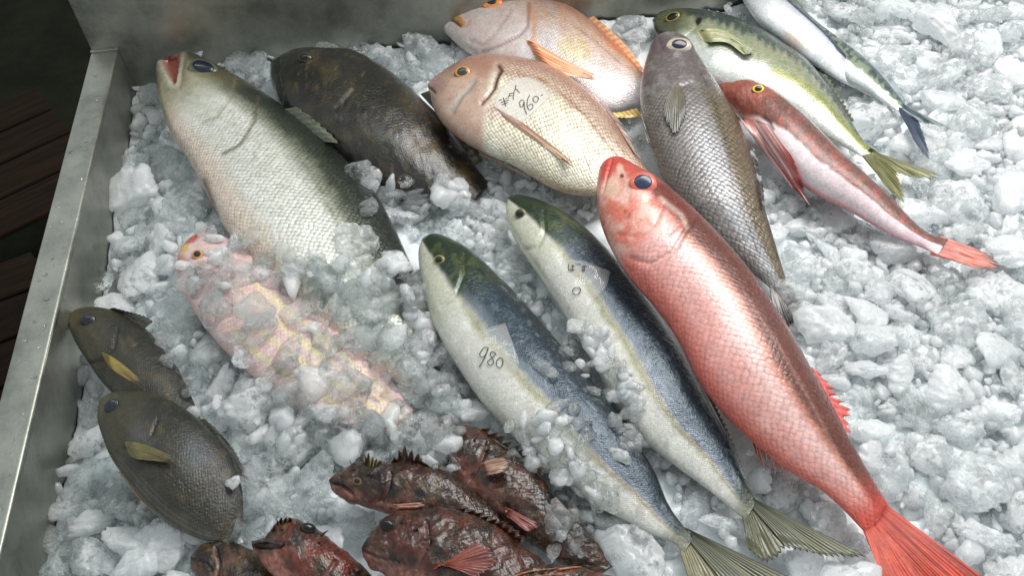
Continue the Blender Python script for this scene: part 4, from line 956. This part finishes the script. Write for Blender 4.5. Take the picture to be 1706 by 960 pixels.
def head_spines(root, bv, L, r=.0012):
    for a, b in L:
        W = []
        for k, t in enumerate(np.linspace(0, 1, 8)):
            p = np.array(a) + (np.array(b) - np.array(a)) * t; h = raycast(a, bv)
            if h[0] is None: return
            q = np.array(h[0]); m = np.linalg.norm(CP - q) / F
            d = RM[:, 0] * (b[0] - a[0]) * m - RM[:, 1] * (b[1] - a[1]) * m
            W.append(q + d * t + np.array([0, 0, .004]) * t)
        tube('head_spine', [np.array(W)], [r], FIN, root, {'pig': lin(66, 44, 30)}, taper=True)
head_spines(N_, bN, [((590,784),(584,772)), ((612,792),(626,784)), ((640,806),(654,804))])
head_spines(O_, bO, [((668,872),(676,860)), ((690,884),(704,876)), ((708,900),(722,898)), ((712,915),(726,918))])
head_spines(Q_, bQ, [((536,892),(548,888)), ((530,904),(544,904)), ((470,884),(464,872))])
head_spines(P_, bP, [((790,735),(800,726)), ((808,752),(820,750)), ((800,778),(810,786))])

# ---- price labels
film('clear film label handwritten in black with 960, stuck on the beige bream',
     [(850,133),(880,126),(903,137),(918,160),(890,185),(866,208),(842,192),(822,177),(832,150)],
     conv([[(742,488),(768,478)], [(758,508),(835,484)], [(770,528),(826,508)], [(782,464),(794,500),(806,545)], [(806,466),(812,474)],
           [(845,424),(826,470)], [(845,424),(880,420),(876,452),(878,482)], [(838,447),(868,442)],
           [(900,345),(896,378),(880,416)], [(892,388),(908,384),(920,400),(934,418)],
           [(976,492),(955,484),(936,508),(944,546),(966,546),(978,500),(982,560),(1002,620)],
           [(1030,440),(1012,478),(1006,530),(1022,574),(1046,572),(1062,545),(1048,520),(1018,540)],
           [(1062,462),(1066,492),(1086,506),(1106,492),(1112,466),(1092,450),(1070,456)], [(1134,444),(1154,432)]], 700, 80, 5.647), bD)
film('clear film label handwritten in black with 980, on the white-bellied yellowtail',
     [(768,560),(842,538),(866,604),(858,628),(800,632)],
     conv([[(372,716),(345,718),(318,758),(330,782),(358,762),(374,716),(352,780),(312,850)],
           [(424,756),(400,744),(386,764),(404,792),(408,820),(386,836),(368,814),(394,790),(425,760)],
           [(450,782),(430,806),(430,838),(450,852),(468,832),(470,796),(450,782)]], 720, 400, 4), bI, mat=FILM2)
film('creased clear film label on the yellowtail next to the red snapper, black marker on it',
     [(938,430),(975,435),(1017,452),(1011,478),(990,500),(978,524),(952,514),(932,480)],
     conv([[(908,160),(912,205)], [(925,176),(950,170)], [(938,160),(936,196),(926,204),(922,194),(948,200)], [(955,156),(960,162)], [(966,160),(988,158)], [(996,176),(1032,172)], [(1012,168),(1016,196),(1004,206),(1000,192),(1018,190)],
           [(960,314),(938,330),(940,356),(962,364),(984,348),(986,322),(960,314)]], 720, 400, 4), bJ, mat=FILM2)

# ================================================================== crushed ice
off = 0; VV = []; TT = []
for v, t in ALLM: VV.append(v); TT.append(t + off); off += len(v)
ALL = BVHTree.FromPolygons([Vector(v) for v in np.vstack(VV)], np.vstack(TT).tolist())
S_ROOT = S_; bvS = bS
def ice_h(x, y):
    x = np.asarray(x, float); y = np.asarray(y, float)
    Q = np.stack([x, y], -1)
    return (.012 * ss(.30, .42, y) - .020 * ss(-.34, -.42, x) + .030 * ss(.38, .75, x) + .012 * ss(.2, .42, y) * ss(.3, .5, x)
            + (fbm(Q, .11, 3, 14) - .5) * .018 - .002)
def covered(px):
    return ALL.ray_cast(Vector(CP), Vector(un(px, 0.) - CP).normalized())[0] is not None
# chunk shapes: melted, rounded polyhedra
def chunk_shape(U, seed, sharp):
    r = np.random.RandomState(seed); k = r.randint(7, 15)
    nn = r.randn(k, 3); nn /= np.linalg.norm(nn, axis=1, keepdims=True)
    nn = np.vstack([nn, [[0, 0, 1], [0, 0, -1]]]); d = r.uniform(.68, 1.08, k + 2)
    q = np.clip(U @ nn.T, 0, None) / d
    rad = (q ** sharp).sum(1) ** (-1 / sharp); rad = np.minimum(rad, 1.35)
    P = U * rad[:, None]
    n3 = (vn(P[:, 0] * 2.1 + 5, P[:, 1] * 2.1 + P[:, 2] * 1.7, seed) - .5) * .22 - np.abs(vn(P[:, 0] * 2.7 + 9, P[:, 1] * 2.7 + P[:, 2] * 2.2, seed + 3) - .5) * .30 + .07 + (vn(P[:, 0] * 5 + 5, P[:, 1] * 5 + P[:, 2] * 4, seed + 1) - .5) * .13 + (vn(P[:, 0] * 12 + 5, P[:, 1] * 12 + P[:, 2] * 9, seed + 1) - .5) * .06
    P = P * (1 + n3)[:, None]
    P = P * r.uniform([.80, .42, .30], [1.05, .95, .66])
    return P / np.abs(P[:, :2]).max()
def rot3(r, tilt):
    a = r.uniform(0, 2 * math.pi); b = r.normal(0, tilt); c = r.normal(0, tilt)
    return np.array(Matrix.Rotation(b, 3, 'X') @ Matrix.Rotation(c, 3, 'Y') @ Matrix.Rotation(a, 3, 'Z'))
PROTO = {}
SHAPES = []
for i in range(22):
    sharp = [6, 10, 16, 30][i % 4]
    V = chunk_shape(IV4, 100 + i, sharp)
    SHAPES.append(('rounded' if sharp <= 6 else 'angular' if sharp >= 16 else 'faceted', V))
    for mt in (ICE_CLEAR, ICE_CLOUD):
        me = bpy.data.meshes.new('ice_chunk')
        me.from_pydata(V.tolist(), [], IF4.tolist()); me.polygons.foreach_set('use_smooth', np.ones(len(IF4), bool)); me.materials.append(mt)
        PROTO[i, mt.name] = me
chunks = []                     # (world x, y, z, radius, pixel, clear?, over fish?)
def room(x, y, r, f):
    return all((x - c[0]) ** 2 + (y - c[1]) ** 2 > (f * (r + c[3])) ** 2 for c in chunks)
# lumps that stand out in the photograph: pixel x, y, radius in pixels, clear (1) or cloudy (0)
MARK = [(215,330,44,0),(172,300,24,1),(214,408,25,0),(240,455,42,0),(170,470,22,1),(185,520,30,0),(240,390,26,1),(265,345,30,0),(300,110,30,0),(325,95,26,0),
    (420,110,24,1),(445,118,20,1),(398,102,22,1),(540,80,20,1),(600,78,22,1),(640,90,24,0),(676,62,24,1),(700,82,28,0),(655,110,24,1),(725,105,26,1),(700,120,22,1),
    (1440,30,36,1),(1470,20,16,1),(1560,45,48,0),(1515,85,29,0),(1600,90,36,0),(1640,82,32,0),(1575,128,40,0),(1662,24,24,1),(1690,60,22,1),(1650,150,34,0),(1480,100,26,0),
    (1560,170,34,0),(1690,130,30,0),(1625,210,40,0),(1440,210,38,0),(1600,340,44,0),(1685,330,40,0),(1610,280,32,0),(1690,250,32,0),(1520,480,44,0),(1440,520,36,0),(1590,540,46,0),(1670,590,40,0),
    (1500,620,40,0),(1580,660,40,0),(1660,690,36,0),(1460,720,38,0),(1540,760,34,0),(1620,800,46,0),(1690,780,34,0),(1560,860,36,0),(1650,900,44,0),(1400,640,26,0),(1660,500,38,0),(1380,420,30,0),
    (1420,460,30,0),(1480,420,34,0),(1330,430,26,0),(1500,560,28,0),(1590,600,26,0),(1600,720,28,0),(1480,800,30,0),(1700,860,30,0),(1280,330,22,0),(1290,390,26,0),
    (780,350,32,0),(830,352,30,0),(745,300,22,1),(720,345,22,1),(640,360,38,0),(600,395,32,1),(690,365,26,0),(760,390,26,0),(820,300,18,1),(865,310,20,1),(800,410,24,0),(845,425,24,0),
    (90,815,20,1),(112,785,20,1),(110,850,30,0),(165,870,40,0),(150,925,42,0),(215,905,36,0),(270,915,42,0),(330,880,34,0),(75,900,26,1),(225,955,36,0),(100,945,30,1),(195,830,32,0),(150,740,36,0),
    (145,690,30,1),(130,630,20,1),(135,600,18,1),(390,890,24,1),(440,820,50,1),(470,760,36,1),(520,840,34,1),(525,790,32,1),(560,740,28,1),(400,740,34,1),(420,690,42,0),(480,680,44,0),(370,640,36,0),
    (350,590,34,1),(330,640,26,1),(320,690,24,1),(430,600,34,1),(500,740,34,0),(590,880,30,1),(540,900,40,0),(480,850,30,1)]
ONTOP = [(1312,488,24,0),(1340,515,22,0),(1352,540,20,0),(1330,470,16,1),(905,610,27,1),(940,585,14,1),(965,575,14,1),(978,598,15,1),(990,620,16,1),(945,610,13,1),(1010,595,24,0),(1050,650,22,0),(1010,655,18,1),(1045,690,18,0),(1020,700,12,1),(925,680,22,0),(900,705,16,0),(945,700,18,0),
    (1000,560,24,0),(960,545,20,0),(870,500,15,1),(900,500,14,1),(1050,735,26,1),(1030,760,20,0),(985,650,15,1),(880,740,22,0),(860,765,18,1),(845,725,18,1),(935,790,24,0),(970,830,26,0),(1015,870,26,0),(900,770,20,0),
    (755,735,18,0),(735,760,20,0),(720,770,16,0),(830,712,15,1),(850,705,18,1),(870,725,15,1),(925,918,25,1),(935,805,15,1),(905,790,16,1),(1000,830,22,1),(1035,900,24,1),(1092,908,17,1),(970,870,16,1),
    (260,548,14,1),(280,565,17,1),(335,605,33,1),(305,640,22,1),(620,300,26,1),(590,285,24,1),(660,320,24,1),(640,345,24,0),(700,330,24,1),(680,300,16,1),(735,332,22,1),(610,345,20,1),
    (400,500,30,1),(450,470,30,1),(430,540,36,1),(490,520,36,1),(540,570,34,1),(570,620,32,1),(480,590,34,1),(520,640,34,0),(440,650,40,0),(600,670,30,1),(630,640,28,1),(650,690,28,0),(560,690,34,0),(610,710,28,0),(500,700,38,0),
    (395,560,26,1),(350,520,28,1),(380,420,24,1),(600,560,30,1),(560,500,30,1),(620,520,30,0),(660,560,30,0),(690,610,28,0),(700,660,28,0),(640,590,24,1),(520,450,24,0),(570,440,24,0),(650,450,28,0),(640,480,24,1),(700,540,26,0),(420,395,22,1),
    (410,600,26,0),(455,620,24,1),(730,640,24,1),(715,700,28,0),(660,730,28,0),(690,745,26,0),(740,600,20,1),(400,470,24,1),(350,460,22,1),(470,420,18,1),(680,500,22,1),(350,560,22,1),(590,405,34,0)]
for px, py, rp, cl in MARK:
    p = un((px, py), 0.0); h = float(ice_h(p[0], p[1])); p = un((px, py), h); r = rp * np.linalg.norm(CP - p) / F
    chunks.append([p[0], p[1], h + .10 * r, r, (px, py), cl, 0])
def thrown(n, r0, r1, f, need, bounds=(-.425, .79, -.52, .425)):
    got = 0
    for _ in range(n):
        x = rs.uniform(bounds[0], bounds[1]); y = rs.uniform(bounds[2], bounds[3]); r = rs.uniform(r0, r1)
        if x - r * .8 < XL or y + r * .8 > YB or not room(x, y, r, f): continue
        h = float(ice_h(x, y)); z = h + rs.uniform(-.25, .30) * r
        px = pr(np.array([x, y, z]))
        if not (-60 < px[0] < 1770 and -60 < px[1] < 1020): continue
        rp = r / np.linalg.norm(CP - [x, y, z]) * F
        free = sum(not covered((px[0] + math.cos(a) * rp * .8, px[1] + math.sin(a) * rp * .7)) for a in np.arange(8) * math.pi / 4)
        if free < need or covered(px): continue
        chunks.append([x, y, z, r, tuple(px), int(rs.rand() < (.84 if px[0] < 760 else .20)), 0]); got += 1
    return got
thrown(1800, .022, .032, .62, 7)
thrown(5000, .015, .021, .62, 7)
thrown(9000, .009, .014, .66, 7)
LIM = 286 - len(ONTOP)
chunks = [c for c in chunks if c[3] > 0]
big = sorted([c for c in chunks if -20 < c[4][0] < 1726 and -20 < c[4][1] < 980], key=lambda c: -c[3])[:LIM]
ids = {id(c) for c in big}; rest = [c for c in chunks if id(c) not in ids]
top = []
for px, py, rp, cl in ONTOP:
    h = ALL.ray_cast(Vector(CP), Vector(un((px, py), 0.) - CP).normalized())
    q = un((px, py), 0.); z0 = float(ice_h(q[0], q[1]))
    if h[0] is not None and h[0].z > z0: p = np.array(h[0])
    else: p = un((px, py), z0)
    r = rp * np.linalg.norm(CP - p) / F
    v = (CP - p) / np.linalg.norm(CP - p)
    p = p + v * r * .12
    top.append([p[0], p[1], p[2], r, (px, py), cl, 1])
# ---- single chunks, each with a label that says which one it is
MARKS = [('the grey big-eyed fish', E_, bE), ('the red snapper', K_, bK), ('the red gurnard', G_, bG), ('the trevally', F_, bF), ('the upper mackerel', H1, bH1), ('the lower mackerel', H2, bH2),
    ('the price-marked bream', D_, bD), ('the orange-finned bream', C_, bC), ('the dark grouper', B_, bB), ('the sea bass', A_, bA), ('the buried pink bream', S_, bS), ('the upper rudderfish', L_, bL), ('the lower rudderfish', M_, bM),
    ('the 980 yellowtail', I_, bI), ('the other yellowtail', J_, bJ), ('the snouted rockfish', N_, bN), ('the big-eyed rockfish', O_, bO), ('the upturned rockfish', P_, bP), ('the red-headed rockfish', Q_, bQ)]
OUT = [FISH[m[1] and [k for k in FISH if FISH[k][0] is m[1]][0]][2] for m in MARKS]
def describe(c, sh):
    px = np.array(c[4]); best = None
    for (nm, rt, bv), o in zip(MARKS, OUT):
        dd = np.linalg.norm(o - px, axis=1); k = dd.argmin()
        if best is None or dd[k] < best[0]: best = (dd[k], nm, px - o[k], bv)
    d, nm, v, bv = best
    on = c[6] and raycast(px, bv)[0] is not None
    rp = c[3] / np.linalg.norm(CP - np.array(c[:3])) * F
    size = 'huge' if rp > 40 else 'large' if rp > 32 else 'mid-sized' if rp > 25 else 'small' if rp > 18 else 'tiny'
    look = 'clear' if c[5] else 'cloudy white'
    if on: rel = 'resting on'
    elif d < 30: rel = 'touching'
    else:
        h = 'right' if v[0] > 0 else 'left'; u = 'below' if v[1] > 0 else 'above'
        side = (u if abs(v[1]) > 2 * abs(v[0]) else h + ' of' if abs(v[0]) > 2 * abs(v[1]) else u + ' and ' + h + ' of')
        rel = ('close ' if d < 75 else '' if d < 170 else 'far ') + side
    return f'{size} {look} {sh} chunk {rel} {nm}'
lab = {}
individual = []
rr = np.random.RandomState(21)
for c in big + top:
    k = rr.randint(len(SHAPES)); sh, V = SHAPES[k]
    o = bpy.data.objects.new('ice_chunk', PROTO[k, (ICE_CLEAR if c[5] else ICE_CLOUD).name]); COL.objects.link(o)
    Rt = rot3(rr, .28 if not c[6] else .22)
    o.matrix_world = Matrix.LocRotScale(Vector(c[:3]), Matrix(Rt.tolist()).to_quaternion(), Vector((c[3] * 1.22,) * 2 + (c[3] * rr.uniform(.95, 1.35) * (.8 if c[6] else 1),)))
    o['category'] = 'ice chunk'; o['group'] = 'crushed ice heaped round the fish'
    individual.append((o, c)); lab.setdefault(describe(c, sh), []).append((o, c))
ORD = ['first', 'second', 'third', 'fourth', 'fifth', 'sixth', 'seventh', 'eighth', 'ninth', 'tenth']
for l, L in lab.items():
    if len(L) == 1: L[0][0]['label'] = l; continue
    xs = [c[4][0] for _, c in L]; ys = [c[4][1] for _, c in L]
    horiz = (max(xs) - min(xs)) >= (max(ys) - min(ys))
    L.sort(key=lambda t: t[1][4][0 if horiz else 1]); n = len(L)
    for i, (o, c) in enumerate(L):
        if n == 2: w_ = ('left', 'right')[i] if horiz else ('upper', 'lower')[i]
        else: w_ = ORD[i] + (' from left' if horiz else ' from top')
        o['label'] = (l + ', ' + w_)
# ---- the smaller crushed ice nobody could count, and the packed bed below it
def merged(name, items, seed, U, Fc, mat, shp=8):
    r = np.random.RandomState(seed); sh = [chunk_shape(U, 500 + i, [8, 14, 28][i % 3]) for i in range(shp)]
    V = []; T = []; k = 0
    for x, y, z, rad in items:
        v = (sh[r.randint(shp)] * (rad, rad, rad * r.uniform(.9, 1.4))) @ rot3(r, .5).T + [x, y, z]
        V.append(v); T.append(Fc + k); k += len(v)
    o = mesh_obj(name, np.vstack(V), np.vstack(T), mat); o['kind'] = 'stuff'
    o['label'] = 'small crushed ice packed between the larger chunks'; return o
items = [(c[0], c[1], c[2], c[3]) for c in rest]
small = {0: [], 1: []}
def blanket(poly, n, r0, r1, clear):
    poly = np.array(poly, float)
    def inside(p):
        c = False; j = len(poly) - 1
        for i in range(len(poly)):
            a, b = poly[i], poly[j]
            if (a[1] > p[1]) != (b[1] > p[1]) and p[0] < (b[0] - a[0]) * (p[1] - a[1]) / (b[1] - a[1]) + a[0]: c = not c
            j = i
        return c
    while n > 0:
        p = rs.uniform(poly.min(0), poly.max(0))
        if not inside(p): continue
        n -= 1
        h = ALL.ray_cast(Vector(CP), Vector(un(p, 0.) - CP).normalized()); q = un(p, 0.); z0 = float(ice_h(q[0], q[1]))
        q = np.array(h[0]) if h[0] is not None and h[0].z > z0 else un(p, z0)
        r = rs.uniform(r0, r1) * .0006; v = (CP - q) / np.linalg.norm(CP - q); q = q + v * r * rs.uniform(0, .5)
        over[int(rs.rand() > clear)].append((q[0], q[1], q[2], r))
over = {0: [], 1: []}
blanket([(360,470),(430,400),(520,430),(600,440),(690,430),(720,520),(760,620),(790,700),(740,760),(640,740),(520,740),(400,690),(350,600)], 50, 20, 40, .97)
blanket([(360,470),(430,400),(690,430),(720,520),(790,700),(740,760),(520,740),(400,690)], 80, 8, 18, .9)
blanket([(640,430),(700,420),(720,520),(780,690),(740,750),(690,740),(640,730),(700,640)], 60, 16, 34, .5)
blanket([(390,650),(450,640),(560,720),(640,720),(700,750),(560,770),(430,720)], 60, 16, 36, .5)
blanket([(300,430),(350,410),(400,470),(380,540),(330,510)], 16, 14, 26, .75)
blanket([(330,380),(400,385),(400,440),(340,440)], 14, 12, 22, .6)
blanket([(590,290),(690,300),(780,310),(800,345),(700,350),(620,345)], 16, 20, 36, .6)
blanket([(930,560),(1000,545),(1060,640),(1070,720),(1120,800),(1060,760),(1000,670)], 60, 9, 18, .5)
blanket([(235,540),(290,560),(345,620),(350,660),(300,660)], 12, 10, 20, .9)
blanket([(385,780),(430,790),(430,890),(390,900)], 8, 14, 26, .9)
blanket([(380,395),(470,430),(640,440),(700,500),(640,600),(560,520),(440,470)], 34, 16, 34, .85)
blanket([(860,480),(910,500),(920,520),(870,520)], 8, 8, 14, .8)
blanket([(860,700),(960,680),(1010,790),(1030,880),(960,850),(880,780)], 50, 10, 20, .45)
blanket([(880,840),(960,850),(1040,900),(1050,950),(960,930)], 22, 9, 18, .8)
blanket([(715,730),(760,730),(760,780),(720,790)], 10, 9, 16, .6)
def fill(n, r0, r1, dz, need):
    for _ in range(n):
        x = rs.uniform(-.425, .79); y = rs.uniform(-.52, .425); r = rs.uniform(r0, r1)
        if x - r < XL or y + r > YB: continue
        z = float(ice_h(x, y)) + dz - rs.uniform(0, .007); px = pr(np.array([x, y, z]))
        if not (-40 < px[0] < 1750 and -40 < px[1] < 1000): continue
        if covered(px): continue
        rp = r / .85 * F
        free = sum(not covered((px[0] + math.cos(a) * rp, px[1] + math.sin(a) * rp)) for a in (.5, 2.1, 3.6, 5.2))
        if free < need: continue
        small[int(rs.rand() < (.35 if px[0] < 760 else .75))].append((x, y, z, r))
fill(9000, .010, .016, -.005, 3)
N1 = {k: len(v) for k, v in small.items()}
fill(9000, .0035, .008, .002, 3)
merged('crushed_ice', small[0][:N1[0]], 5, IV3, IF3, ICE_CLEAR)
merged('crushed_ice', small[1][:N1[1]] + items, 6, IV3, IF3, ICE_CLOUD)
merged('crushed_ice', small[0][N1[0]:], 7, IV2, IF2, ICE_CLEAR)
merged('crushed_ice', small[1][N1[1]:], 8, IV2, IF2, ICE_CLOUD)
merged('crushed_ice', over[0], 9, IV3, IF3, ICE_CLEAR)
merged('crushed_ice', over[1], 10, IV3, IF3, ICE_CLOUD)
BED = noise_mat('packed_ice', (.74, .79, .81), (.88, .91, .92), 60, .3, bump=.8, dist=.004)
_b = BED.node_tree.nodes['Principled BSDF']; _b.inputs['Subsurface Weight'].default_value = 1; _b.inputs['Subsurface Scale'].default_value = .01; _b.inputs['Subsurface Radius'].default_value = (1, 1.05, 1.1)
xs = np.arange(XL + .001, XR, .0042); ys = np.arange(-.75, YB - .001, .0042)
gx, gy = np.meshgrid(xs, ys, indexing='ij'); Q = np.stack([gx, gy], -1)
gz = ice_h(gx, gy) - .008 + (fbm(Q, .022, 4, 31) - .5) * .020
n1, n2 = gx.shape; i, j = np.meshgrid(np.arange(n1 - 1), np.arange(n2 - 1), indexing='ij')
o = mesh_obj('packed_ice_bed', np.stack([gx, gy, gz], -1).reshape(-1, 3), np.stack([i * n2 + j, (i + 1) * n2 + j, (i + 1) * n2 + j + 1, i * n2 + j + 1], -1).reshape(-1, 4), BED)
o['kind'] = 'stuff'; o['label'] = 'packed crushed ice under everything in the tray'
print('ICE', len(big), len(top), len(rest), len(small[0]), len(small[1]), 'labels', len(lab), max(len(v) for v in lab.values()), lab and max(len(o['label'].split()) for o, c in individual))
